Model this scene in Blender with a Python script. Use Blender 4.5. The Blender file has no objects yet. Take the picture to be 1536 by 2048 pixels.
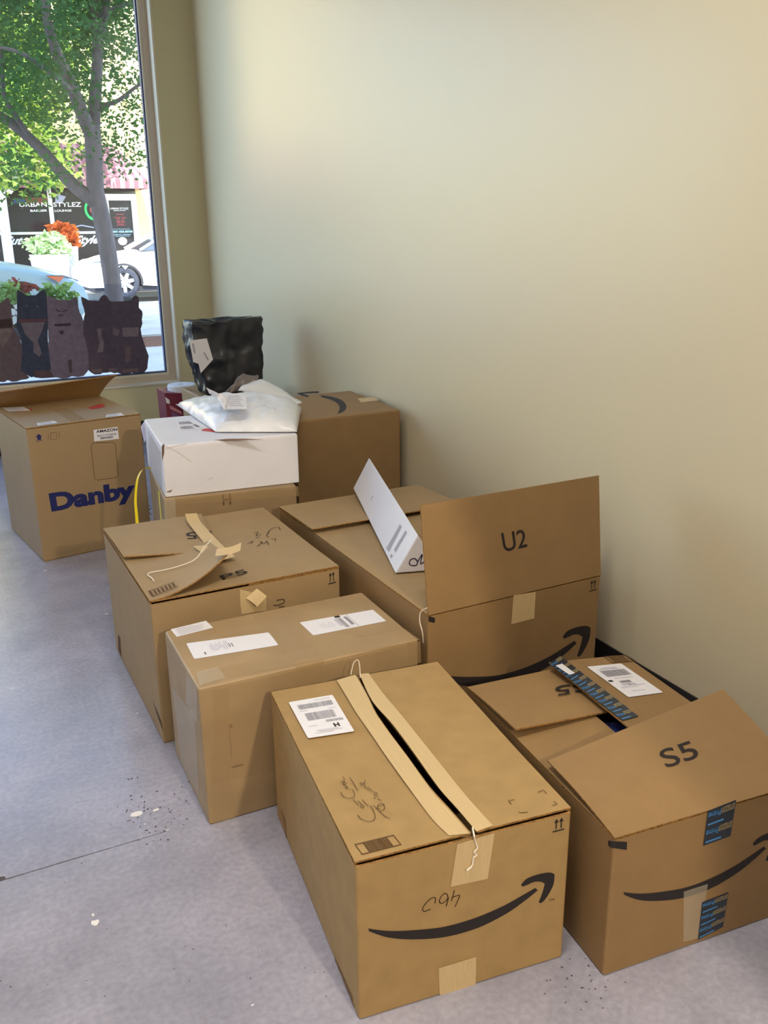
import bpy, bmesh, math, random
from mathutils import Vector, Matrix, noise
C = bpy.context; S = C.scene; COL = S.collection
random.seed(7)
V = Vector

# ------------------------------------------------------------------ camera
FPX = 1784.57; PITCH, ROLL, YAW = 0.3133, -0.0092, 0.4683
EYE = V((0, 0, 1.5))
_F = V((math.sin(YAW)*math.cos(PITCH), math.cos(YAW)*math.cos(PITCH), -math.sin(PITCH)))
_R = V((math.cos(YAW), -math.sin(YAW), 0)); _U = _R.cross(_F)
RR = math.cos(ROLL)*_R + math.sin(ROLL)*_U
UU = -math.sin(ROLL)*_R + math.cos(ROLL)*_U
cam = bpy.data.cameras.new('camera'); camo = bpy.data.objects.new('camera', cam); COL.objects.link(camo)
camo.matrix_world = Matrix(((RR.x, UU.x, -_F.x, EYE.x), (RR.y, UU.y, -_F.y, EYE.y), (RR.z, UU.z, -_F.z, EYE.z), (0, 0, 0, 1)))
cam.sensor_fit = 'VERTICAL'; cam.sensor_height = 36; cam.lens = FPX*36/2048; cam.clip_start = 0.02; cam.clip_end = 200
S.camera = camo

# ------------------------------------------------------------------ world, sun, lamps, exposure
S.view_settings.view_transform = 'Standard'; S.view_settings.look = 'None'
S.view_settings.gamma = 1; S.view_settings.exposure = 0.06
w = bpy.data.worlds.new('sky'); S.world = w; w.use_nodes = True
nt = w.node_tree; bg = nt.nodes['Background']
sky = nt.nodes.new('ShaderNodeTexSky'); sky.sky_type = 'NISHITA'; sky.sun_disc = False
sky.sun_elevation = math.radians(48); sky.sun_rotation = math.radians(190); sky.altitude = 0; sky.air_density = 1.0; sky.dust_density = 0.6
nt.links.new(sky.outputs[0], bg.inputs[0]); bg.inputs[1].default_value = 1.05
def light(name, typ, loc, rot, energy, color, **k):
    l = bpy.data.lights.new(name, typ); l.energy = energy; l.color = color
    for a, b in k.items(): setattr(l, a, b)
    o = bpy.data.objects.new(name, l); COL.objects.link(o); o.location = loc; o.rotation_euler = rot
    return o
SUN_EL, SUN_AZ = math.radians(47), math.radians(-12)      # from behind the shop, high
light('sun', 'SUN', (0, -5, 20), (math.pi/2-SUN_EL, 0, SUN_AZ), 17.0, (1, 0.95, 0.88), angle=0.01)
WARM = (1.0, 0.94, 0.86)
for i, (x, y, e) in enumerate(((-0.2, -1.7, 14), (0.35, 0.9, 54), (0.0, 2.6, 7), (-2.4, -1.0, 28), (-2.4, 2.0, 14))):
    light('ceiling_lamp', 'AREA', (x, y, 3.62), (0, 0, 0), e, WARM, shape='RECTANGLE', size=1.2, size_y=0.3)

SPOT = V((0.75, -1.9, 2.4)); _p = V((1.33, 1.75, 0.55))-SPOT; _az = math.atan2(_p.y, _p.x)+math.radians(55); _ax = V((math.cos(_az)*math.cos(.5), math.sin(_az)*math.cos(.5), -math.sin(.5)))
light('added_spot', 'SPOT', SPOT, _ax.to_track_quat('-Z', 'Y').to_euler(), 250, (1, 0.85, 0.62), spot_size=2*_ax.angle(_p), spot_blend=0.03, shadow_soft_size=0.06)  # added unseen spot; its cone edge makes the brighter left part of the flaps

# ------------------------------------------------------------------ pixel helpers (a photo point -> a point on a plane of the place)
def ray(px, py): return _F + RR*((px-768)/FPX) - UU*((py-1024)/FPX)
def atz(px, py, z): d = ray(px, py); return EYE + d*((z-EYE.z)/d.z)
def aty(px, py, y): d = ray(px, py); return EYE + d*(y/d.y)
def atpl(px, py, o, n): d = ray(px, py); return EYE + d*((o-EYE).dot(n)/d.dot(n))
def proj(P):
    d = P-EYE; q = d.dot(_F)
    return 768+FPX*d.dot(RR)/q, 1024-FPX*d.dot(UU)/q

# ------------------------------------------------------------------ materials
def mat(name, col, rough=0.6, metal=0.0, spec=0.5, noise_amt=0.0, noise_scale=8.0, bump=0.0, bump_scale=40.0, stretch=(1, 1, 1), coord='Object', emit=None, trans=0.0, sheen=0):
    m = bpy.data.materials.new(name); m.use_nodes = True; t = m.node_tree; N = t.nodes; L = t.links
    b = N['Principled BSDF']
    b.inputs['Roughness'].default_value = rough; b.inputs['Metallic'].default_value = metal
    b.inputs['Specular IOR Level'].default_value = spec
    b.inputs['Base Color'].default_value = (*col, 1)
    if noise_amt or bump:
        tc = N.new('ShaderNodeTexCoord'); mp = N.new('ShaderNodeMapping'); mp.inputs['Scale'].default_value = stretch
        L.new(tc.outputs[coord], mp.inputs[0])
    if noise_amt:
        n1 = N.new('ShaderNodeTexNoise'); n1.inputs['Scale'].default_value = noise_scale; n1.inputs['Detail'].default_value = 6
        L.new(mp.outputs[0], n1.inputs['Vector'])
        r = N.new('ShaderNodeValToRGB')
        r.color_ramp.elements[0].position = 0.3; r.color_ramp.elements[1].position = 0.7
        r.color_ramp.elements[0].color = (*[c*(1-noise_amt) for c in col], 1)
        r.color_ramp.elements[1].color = (*[min(1, c*(1+noise_amt)) for c in col], 1)
        L.new(n1.outputs[0], r.inputs[0]); L.new(r.outputs[0], b.inputs['Base Color'])
    if bump:
        n2 = N.new('ShaderNodeTexNoise'); n2.inputs['Scale'].default_value = bump_scale; n2.inputs['Detail'].default_value = 4
        L.new(mp.outputs[0], n2.inputs['Vector'])
        bp = N.new('ShaderNodeBump'); bp.inputs['Strength'].default_value = bump; bp.inputs['Distance'].default_value = 0.01
        L.new(n2.outputs[0], bp.inputs['Height']); L.new(bp.outputs[0], b.inputs['Normal'])
    if emit:
        b.inputs['Emission Color'].default_value = (*emit[0], 1); b.inputs['Emission Strength'].default_value = emit[1]
    return m
def lin(r, g, b):
    f = lambda c: (c/255/12.92) if c/255 <= 0.04045 else ((c/255+0.055)/1.055)**2.4
    return (f(r), f(g), f(b))
CARD_A = mat('cardboard_warm', lin(166, 136, 90), 0.62, spec=0.35, noise_amt=0.075, noise_scale=18, bump=0.05, bump_scale=60)
CARD_E = mat('cardboard_brown', lin(146, 116, 78), 0.62, spec=0.35, noise_amt=0.05, noise_scale=14, bump=0.05, bump_scale=60)
CARD_C = mat('cardboard_dull', lin(160, 134, 98), 0.62, spec=0.35, noise_amt=0.04, noise_scale=14, bump=0.04, bump_scale=60)
CARD_B = mat('cardboard_worn', lin(164, 138, 102), 0.5, spec=0.4, noise_amt=0.12, noise_scale=7, bump=0.12, bump_scale=16)
CARD_G = mat('cardboard_grubby', lin(150, 125, 92), 0.5, spec=0.4, noise_amt=0.1, noise_scale=7, bump=0.12, bump_scale=16)
CARD_F = mat('cardboard_buff', lin(160, 134, 98), 0.55, spec=0.4, noise_amt=0.03, noise_scale=10)
CARD_IN = mat('cardboard_inside', lin(168, 132, 88), 0.8, spec=0.2, noise_amt=0.04)
EDGE = mat('corrugated_edge', lin(150, 112, 66), 0.9, spec=0.1, noise_amt=0.5, noise_scale=160)
INK = mat('black_ink', lin(42, 36, 36), 0.6, spec=0.3)
INK_SOFT = mat('brown_ink', lin(92, 66, 40), 0.7, spec=0.2)
PEN = mat('marker_pen', lin(66, 48, 34), 0.6, spec=0.2)
PAPER = mat('label_paper', lin(232, 230, 236), 0.45, spec=0.4)
GREYINK = mat('thermal_print', lin(128, 124, 134), 0.6, spec=0.2)
FAINT = mat('faint_print', lin(196, 193, 206), 0.6, spec=0.2)
NAVY = mat('navy_ink', lin(36, 42, 96), 0.5, spec=0.3)
RED = mat('red_print', lin(196, 58, 44), 0.5)
PTAPE = mat('paper_tape', lin(204, 178, 134), 0.5, spec=0.4, noise_amt=0.09, noise_scale=3, stretch=(14, 0.5, 1), coord='UV')
WHITECARD = mat('white_card', lin(226, 226, 236), 0.5, spec=0.4, noise_amt=0.025, noise_scale=6, bump=0.05, bump_scale=12)
POLYW = mat('white_poly', lin(232, 234, 240), 0.28, spec=0.5, bump=0.25, bump_scale=14)
POLYK = mat('black_poly', lin(36, 38, 46), 0.3, spec=0.6, bump=0.12, bump_scale=18)
LINER = mat('grey_liner', lin(118, 108, 104), 0.35, spec=0.5, bump=0.4, bump_scale=30)
STRING = mat('white_string', lin(236, 226, 212), 0.8)
YELLOW = mat('yellow_strap', lin(236, 214, 20), 0.35)
PTAPEK = mat('navy_tape', lin(38, 44, 56), 0.3, spec=0.5)
PT_TAN = mat('tape_tan_text', lin(168, 150, 112), 0.4)
PT_BLUE = mat('tape_blue_text', lin(70, 140, 205), 0.4)
BLUEPOLY = mat('blue_poly', lin(46, 58, 120), 0.15, spec=0.8, bump=0.5, bump_scale=25)
def clear_tape(name, col, a, rough=0.22):
    m = mat(name, col, rough, spec=0.6, bump=0.2, bump_scale=22); t = m.node_tree
    m.node_tree.nodes['Principled BSDF'].inputs['Alpha'].default_value = a
    return m
CTAPE = clear_tape('tan_clear_tape', lin(200, 170, 126), 0.33)
CTAPE2 = clear_tape('shiny_clear_tape', lin(225, 212, 190), 0.3, 0.12)
WALLP = mat('cream_paint', lin(214, 203, 174), 0.29, spec=0.38, bump=0.03, bump_scale=90)
WALL_SHADE = mat('shaded_wall_paint', lin(203, 195, 158), 0.45, spec=0.3, bump=0.03, bump_scale=90)  # same paint as the side wall, backlit shade put into the colour
CEIL = mat('ceiling_paint', lin(225, 222, 214), 0.9)
BASEM = mat('black_vinyl', lin(26, 25, 28), 0.5)
FRAMEM = mat('beige_aluminium', lin(196, 182, 164), 0.4, spec=0.5)
RETM = mat('opening_paint', lin(216, 208, 190), 0.45)
GASK = mat('window_gasket', lin(52, 66, 110), 0.5)
# floor: sealed, mottled concrete
def floor_mat():
    m = bpy.data.materials.new('sealed_concrete'); m.use_nodes = True; t = m.node_tree; N = t.nodes; L = t.links; b = N['Principled BSDF']
    tc = N.new('ShaderNodeTexCoord')
    a = N.new('ShaderNodeTexNoise'); a.inputs['Scale'].default_value = 2.6; a.inputs['Detail'].default_value = 8; a.inputs['Roughness'].default_value = 0.65
    L.new(tc.outputs['Object'], a.inputs['Vector'])
    r = N.new('ShaderNodeValToRGB'); e = r.color_ramp.elements
    e[0].position = 0.32; e[0].color = (*lin(146, 145, 160), 1); e[1].position = 0.7; e[1].color = (*lin(176, 174, 190), 1)
    L.new(a.outputs[0], r.inputs[0])
    f = N.new('ShaderNodeTexNoise'); f.inputs['Scale'].default_value = 70; f.inputs['Detail'].default_value = 4
    L.new(tc.outputs['Object'], f.inputs['Vector'])
    r2 = N.new('ShaderNodeValToRGB'); r2.color_ramp.elements[0].position = 0.3; r2.color_ramp.elements[0].color = (0.86, 0.86, 0.86, 1)
    r2.color_ramp.elements[1].position = 0.7; r2.color_ramp.elements[1].color = (1.06, 1.06, 1.06, 1)
    L.new(f.outputs[0], r2.inputs[0])
    mx = N.new('ShaderNodeMix'); mx.data_type = 'RGBA'; mx.blend_type = 'MULTIPLY'; mx.inputs[0].default_value = 1
    L.new(r.outputs[0], mx.inputs[6]); L.new(r2.outputs[0], mx.inputs[7]); L.new(mx.outputs[2], b.inputs['Base Color'])
    rr = N.new('ShaderNodeMapRange'); rr.inputs[3].default_value = 0.13; rr.inputs[4].default_value = 0.34
    L.new(a.outputs[0], rr.inputs[0]); L.new(rr.outputs[0], b.inputs['Roughness'])
    b.inputs['Specular IOR Level'].default_value = 0.6
    bp = N.new('ShaderNodeBump'); bp.inputs['Strength'].default_value = 0.06; bp.inputs['Distance'].default_value = 0.01
    L.new(a.outputs[0], bp.inputs['Height']); L.new(bp.outputs[0], b.inputs['Normal'])
    return m
FLOORM = floor_mat()
def glass_mat(name, refl=0.07, tint=(1, 1, 1)):
    m = bpy.data.materials.new(name); m.use_nodes = True; t = m.node_tree; N = t.nodes; L = t.links
    N.remove(N['Principled BSDF']); out = N['Material Output']
    tr = N.new('ShaderNodeBsdfTransparent'); tr.inputs[0].default_value = (*tint, 1)
    gl = N.new('ShaderNodeBsdfGlossy'); gl.inputs['Roughness'].default_value = 0.02
    mx = N.new('ShaderNodeMixShader'); mx.inputs[0].default_value = refl
    L.new(tr.outputs[0], mx.inputs[1]); L.new(gl.outputs[0], mx.inputs[2]); L.new(mx.outputs[0], out.inputs[0])
    return m
GLASS = glass_mat('window_glass', 0.06, (0.95, 0.98, 0.98))
def leaf_mat(name, col, tcol):
    m = bpy.data.materials.new(name); m.use_nodes = True; t = m.node_tree; N = t.nodes; L = t.links
    N.remove(N['Principled BSDF']); out = N['Material Output']
    d = N.new('ShaderNodeBsdfDiffuse'); tl = N.new('ShaderNodeBsdfTranslucent'); mx = N.new('ShaderNodeMixShader'); mx.inputs[0].default_value = 0.45
    g = N.new('ShaderNodeNewGeometry'); r = N.new('ShaderNodeValToRGB')
    r.color_ramp.elements[0].color = (*[c*0.6 for c in col], 1); r.color_ramp.elements[1].color = (*[c*1.4 for c in col], 1)
    L.new(g.outputs['Random Per Island'], r.inputs[0]); L.new(r.outputs[0], d.inputs[0]); tl.inputs[0].default_value = (*tcol, 1)
    L.new(d.outputs[0], mx.inputs[1]); L.new(tl.outputs[0], mx.inputs[2]); L.new(mx.outputs[0], out.inputs[0])
    return m

# ------------------------------------------------------------------ object helpers
ROOTM = {}
def tag(o, label=None, cat=None, group=None, kind=None):
    if label: o['label'] = label
    if cat: o['category'] = cat
    if group: o['group'] = group
    if kind: o['kind'] = kind
    return o
def thing(name, label, cat, loc, rz=0.0, group=None):
    o = bpy.data.objects.new(name, None); COL.objects.link(o); o.empty_display_size = 0.1
    o.location = loc; o.rotation_euler = (0, 0, rz)
    ROOTM[o.name] = (Matrix.Translation(V(loc)) @ Matrix.Rotation(rz, 4, 'Z')).inverted()
    return tag(o, label, cat, group)
def rootinv(p):
    while p.parent: p = p.parent
    return ROOTM.get(p.name)
def obj(name, verts, faces, mats, parent=None, label=None, smooth=False, midx=None, uvs=None, origin=None):
    if not isinstance(mats, (list, tuple)): mats = [mats]
    vs = [V(v) for v in verts]
    if parent is not None:
        M = rootinv(parent)
        if M: vs = [M @ v for v in vs]
    elif origin is not None:
        vs = [v-V(origin) for v in vs]
    me = bpy.data.meshes.new(name); me.from_pydata([tuple(v) for v in vs], [], faces)
    for m in mats: me.materials.append(m)
    if midx:
        for p, i in zip(me.polygons, midx): p.material_index = i
    if uvs:
        ul = me.uv_layers.new(name='UVMap')
        for l in me.loops: ul.data[l.index].uv = uvs[l.vertex_index]
    if smooth:
        for p in me.polygons: p.use_smooth = True
    me.update()
    o = bpy.data.objects.new(name, me); COL.objects.link(o)
    if parent is not None: o.parent = parent
    elif origin is not None: o.location = origin
    if parent is None and name not in ROOTM:
        ROOTM[o.name] = Matrix.Translation(-V(origin)) if origin is not None else Matrix.Identity(4)
    if label: o['label'] = label
    return o
class MB:
    def __init__(s): s.v = []; s.f = []; s.m = []; s.uv = []
    def add(s, vs, fs, mi=0):
        n = len(s.v); s.v += [V(v) for v in vs]; s.f += [tuple(i+n for i in f) for f in fs]; s.m += [mi]*len(fs)
    def box(s, a, b, mi=0):
        x0, y0, z0 = a; x1, y1, z1 = b
        s.add([(x0,y0,z0),(x1,y0,z0),(x1,y1,z0),(x0,y1,z0),(x0,y0,z1),(x1,y0,z1),(x1,y1,z1),(x0,y1,z1)],
              [(0,3,2,1),(4,5,6,7),(0,1,5,4),(1,2,6,5),(2,3,7,6),(3,0,4,7)], mi)
    def hexa(s, c, mi=0):   # 8 corners: bottom ring then top ring
        s.add(c, [(0,3,2,1),(4,5,6,7),(0,1,5,4),(1,2,6,5),(2,3,7,6),(3,0,4,7)], mi)
    def tube(s, pts, rad, seg=8, mi=0, cap=True):
        pts = [V(p) for p in pts]; n = len(pts); rads = rad if isinstance(rad, (list, tuple)) else [rad]*n
        base = len(s.v); up = V((0.13, 0.31, 0.94))
        for i, p in enumerate(pts):
            t = (pts[min(i+1, n-1)]-pts[max(i-1, 0)]).normalized()
            a = t.cross(up)
            if a.length < 1e-3: a = t.cross(V((1, 0, 0)))
            a.normalize(); b = t.cross(a)
            for k in range(seg):
                an = 2*math.pi*k/seg; s.v.append(p+(a*math.cos(an)+b*math.sin(an))*rads[i])
        for i in range(n-1):
            for k in range(seg):
                s.f.append((base+i*seg+k, base+i*seg+(k+1) % seg, base+(i+1)*seg+(k+1) % seg, base+(i+1)*seg+k)); s.m.append(mi)
        if cap:
            s.f.append(tuple(base+k for k in range(seg))[::-1]); s.m.append(mi)
            s.f.append(tuple(base+(n-1)*seg+k for k in range(seg))); s.m.append(mi)
    def build(s, name, mats, parent=None, label=None, smooth=False, origin=None):
        return obj(name, s.v, s.f, mats, parent, label, smooth, s.m, origin=origin)
def spline(pts, k=6):
    pts = [V((p[0], p[1], p[2] if len(p) > 2 else 0)) for p in pts]; out = []
    for i in range(len(pts)-1):
        p0, p1, p2, p3 = pts[max(i-1, 0)], pts[i], pts[i+1], pts[min(i+2, len(pts)-1)]
        for j in range(k):
            t = j/k
            out.append(0.5*((2*p1)+(p2-p0)*t+(2*p0-5*p1+4*p2-p3)*t*t+(3*p1-p0-3*p2+p3)*t**3))
    out.append(pts[-1]); return out
def struct(name, mb, mats, smooth=False):
    o = mb.build(name, mats); o['kind'] = 'structure'; return o

# text -> triangles in a unit square
_txt = {}
def text_mesh(s, bold=0.0, shear=0.0):
    key = (s, bold, shear)
    if key in _txt: return _txt[key]
    cu = bpy.data.curves.new('t', 'FONT'); cu.body = s; cu.offset = bold; cu.shear = shear; cu.resolution_u = 4; cu.fill_mode = 'FRONT'
    o = bpy.data.objects.new('t', cu); COL.objects.link(o)
    dg = C.evaluated_depsgraph_get(); me = bpy.data.meshes.new_from_object(o.evaluated_get(dg))
    vs = [(v.co.x, v.co.y) for v in me.vertices]; fs = [tuple(p.vertices) for p in me.polygons]
    bpy.data.objects.remove(o); bpy.data.curves.remove(cu); bpy.data.meshes.remove(me)
    x0 = min(v[0] for v in vs); x1 = max(v[0] for v in vs); y0 = min(v[1] for v in vs); y1 = max(v[1] for v in vs)
    r = ([((v[0]-x0)/(x1-x0), (v[1]-y0)/(y1-y0)) for v in vs], fs); _txt[key] = r; return r
def bil(q, u, v): return (q[0]*(1-u)+q[1]*u)*(1-v)+(q[3]*(1-u)+q[2]*u)*v

class Face:
    """a bilinear patch: bl, br, tr, tl seen from outside"""
    def __init__(s, bl, br, tr, tl):
        s.q = [V(bl), V(br), V(tr), V(tl)]
        s.n = ((s.q[1]-s.q[0]).cross(s.q[3]-s.q[0])).normalized()
    def P(s, u, v, off=0.0): return bil(s.q, u, v)+s.n*off
    def uv(s, px, py):
        u = v = 0.5
        for _ in range(25):
            x, y = proj(s.P(u, v)); h = 1e-4
            xu, yu = proj(s.P(u+h, v)); xv, yv = proj(s.P(u, v+h))
            a, b, c, d = (xu-x)/h, (xv-x)/h, (yu-y)/h, (yv-y)/h; D = a*d-b*c
            if abs(D) < 1e-9: break
            ex, ey = px-x, py-y; u += max(-.5, min(.5, (ex*d-b*ey)/D)); v += max(-.5, min(.5, (a*ey-c*ex)/D))
        return u, v
    def px(s, p, off=0.0):
        u, v = s.uv(*p); return s.P(u, v, off)
    def quad(s, q):
        return [s.uv(*p) for p in q]
def quv(q, u, v):
    f = lambda i: (q[0][i]*(1-u)+q[1][i]*u)*(1-v)+(q[3][i]*(1-u)+q[2][i]*u)*v
    return f(0), f(1)
class Ink:
    """collects flat print on a Face"""
    def __init__(s, face, off=0.0007): s.f = face; s.o = off; s.mb = MB()
    def poly(s, pts, mi=0, uv=False):
        ps = [s.f.P(*p, s.o) if uv else s.f.px(p, s.o) for p in pts]; s.mb.add(ps, [tuple(range(len(ps)))], mi)
    def text(s, q, body, mi=0, bold=0.0, shear=0.0, uv=False):
        qq = q if uv else s.f.quad(q); vs, fs = text_mesh(body, bold, shear)
        s.mb.add([s.f.P(*quv(qq, u, v), s.o) for u, v in vs], fs, mi)
    def rect(s, qq, a, b, c, d, mi=0):        # rectangle in a uv quad
        s.mb.add([s.f.P(*quv(qq, u, v), s.o) for u, v in ((a, b), (c, b), (c, d), (a, d))], [(0, 1, 2, 3)], mi)
    def stroke(s, pts, wid, mi=0, smooth=True):
        ps = spline(pts, 5) if smooth else [V((p[0], p[1], 0)) for p in pts]
        P3 = [s.f.px((p.x, p.y), s.o) for p in ps]; vs = []; n = len(P3)
        for i in range(n):
            t = P3[min(i+1, n-1)]-P3[max(i-1, 0)]
            sd = s.f.n.cross(t); sd = sd.normalized()*wid/2 if sd.length > 1e-9 else V((wid/2, 0, 0))
            vs += [P3[i]-sd, P3[i]+sd]
        s.mb.add(vs, [(2*i, 2*i+2, 2*i+3, 2*i+1) for i in range(n-1)], mi)
    def strip(s, A, B, mi=0):                 # between two pixel polylines of equal length
        vs = []
        for a, b in zip(A, B): vs += [s.f.px((a.x, a.y), s.o), s.f.px((b.x, b.y), s.o)]
        s.mb.add(vs, [(2*i, 2*i+2, 2*i+3, 2*i+1) for i in range(len(A)-1)], mi)
    def build(s, name, mats, parent, label=None): return s.mb.build(name, mats, parent, label)
    def each(s, name, mats, parent):
        '''every separate mark becomes a part of its own'''
        b = s.mb; adj = list(range(len(b.v)))
        def root_(i):
            while adj[i] != i: adj[i] = adj[adj[i]]; i = adj[i]
            return i
        for f in b.f:
            for i in f[1:]: adj[root_(i)] = root_(f[0])
        grp = {}
        for f, m in zip(b.f, b.m): grp.setdefault(root_(f[0]), []).append((f, m))
        for fs in grp.values():
            o = MB(); ids = sorted({i for f, _ in fs for i in f}); mp = {i: k for k, i in enumerate(ids)}
            o.v = [b.v[i] for i in ids]; o.f = [tuple(mp[i] for i in f) for f, _ in fs]; o.m = [m for _, m in fs]; o.build(name, mats, parent)
def up_arrows(face, q, parent):
    k = Ink(face); qq = face.quad(q)
    k.rect(qq, 0, 0, 1, .1)
    for c in (.28, .72):
        k.rect(qq, c-.05, .2, c+.05, .75)
        k.mb.add([face.P(*quv(qq, u, v), k.o) for u, v in ((c-.2, .7), (c+.2, .7), (c, 1))], [(0, 1, 2)])
    return k.build('up_arrows_print', INK, parent)
def bars(k, qq, a, b, c, d, n, mi, seed=1):
    r = random.Random(seed); x = a; step = (c-a)/n
    while x < c-step*.3:
        wd = step*r.choice((.3, .45, .7)); k.rect(qq, x, b, min(c, x+wd), d, mi); x += wd+step*r.choice((.35, .5))
def sheet(face, q, off, mat_, name, parent, n=6, label=None, uv=False, rnd=0.0):
    qq = q if uv else face.quad(q); vs = []; uvs = []
    for j in range(n+1):
        for i in range(n+1):
            a, b = quv(qq, i/n, j/n); vs.append(face.P(a, b, off)); uvs.append((i/n, j/n))
    fs = [(j*(n+1)+i, j*(n+1)+i+1, (j+1)*(n+1)+i+1, (j+1)*(n+1)+i) for j in range(n) for i in range(n)]
    return obj(name, vs, fs, mat_, parent, label, uvs=uvs)
def ship_label(face, q, parent, style, label):
    """q: pixels bl,br,tr,tl in the label's own reading direction"""
    qq = face.quad(q)
    r = 0.03; ring = []
    for cx, cy, a0 in ((1-r, r, -90), (1-r, 1-r, 0), (r, 1-r, 90), (r, r, 180)):
        for k in range(4):
            a = math.radians(a0+k*30); ring.append((cx+r*math.cos(a), cy+r*math.sin(a)))
    sh = obj('shipping_label', [face.P(*quv(qq, u, v), 0.0008) for u, v in ring], [tuple(range(len(ring)))], PAPER, parent, label)
    k = Ink(face, 0.0014); k.style = style
    rr = random.Random(len(label))
    if style == 'A':
        bars(k, qq, .14, .74, .9, .87, 30, 1, 3); bars(k, qq, .2, .42, .82, .62, 26, 1, 5); bars(k, qq, .55, .32, .92, .38, 12, 1, 8)
        for y, a, b in ((.93, .55, .9), (.69, .12, .3), (.66, .75, .9), (.27, .14, .33), (.14, .25, .72), (.11, .3, .8), (.08, .2, .6)): k.rect(qq, a, y, b, y+.015, 2)
        k.text([quv(qq, .66, .17), quv(qq, .78, .17), quv(qq, .78, .27), quv(qq, .66, .27)], 'H', 0, bold=.04, uv=True)
    elif style == 'E':
        bars(k, qq, .16, .62, .86, .82, 28, 1, 4); k.rect(qq, .04, .47, .16, .52, 0); bars(k, qq, .3, .4, .6, .47, 14, 1, 9)
        for y in (.9, .87, .85, .55, .35, .3, .26, .14): k.rect(qq, rr.uniform(.1, .3), y, rr.uniform(.5, .85), y+.012, 2)
        k.text([quv(qq, .3, .32), quv(qq, .62, .32), quv(qq, .62, .38), quv(qq, .3, .38)], '9  TBA 76', 1, uv=True)
    elif style == 'W1':
        k.rect(qq, .14, .15, .16, .3, 1)
        for i in range(9): k.rect(qq, .24+i*.025, rr.uniform(.25, .4), .25+i*.025, rr.uniform(.6, .85), 2)
        for x in (.46, .49): k.rect(qq, x, .38, x+.012, .62, 1)
    elif style == 'W2':
        k.rect(qq, .62, .02, .624, .98, 0); k.rect(qq, .46, .86, .53, .99, 0)
        bars(k, qq, .46, .1, .52, .8, 5, 1, 4); bars(k, qq, .56, .22, .6, .85, 5, 1, 4)
        k.rect(qq, .555, .2, .6, .8, 2); k.rect(qq, .42, .25, .46, .8, 2)
        for i in range(6): k.rect(qq, .2+i*.03, .3, .206+i*.03, rr.uniform(.5, .8), 2)
    else:
        for i in range(5): k.rect(qq, .1, .15+i*.16, rr.uniform(.5, .9), .2+i*.16, 2)
        if style == 'bar': bars(k, qq, .1, .55, .8, .9, 16, 1, 2)
    k.build('label_print', [INK, GREYINK, FAINT], sh)
    return sh

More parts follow.
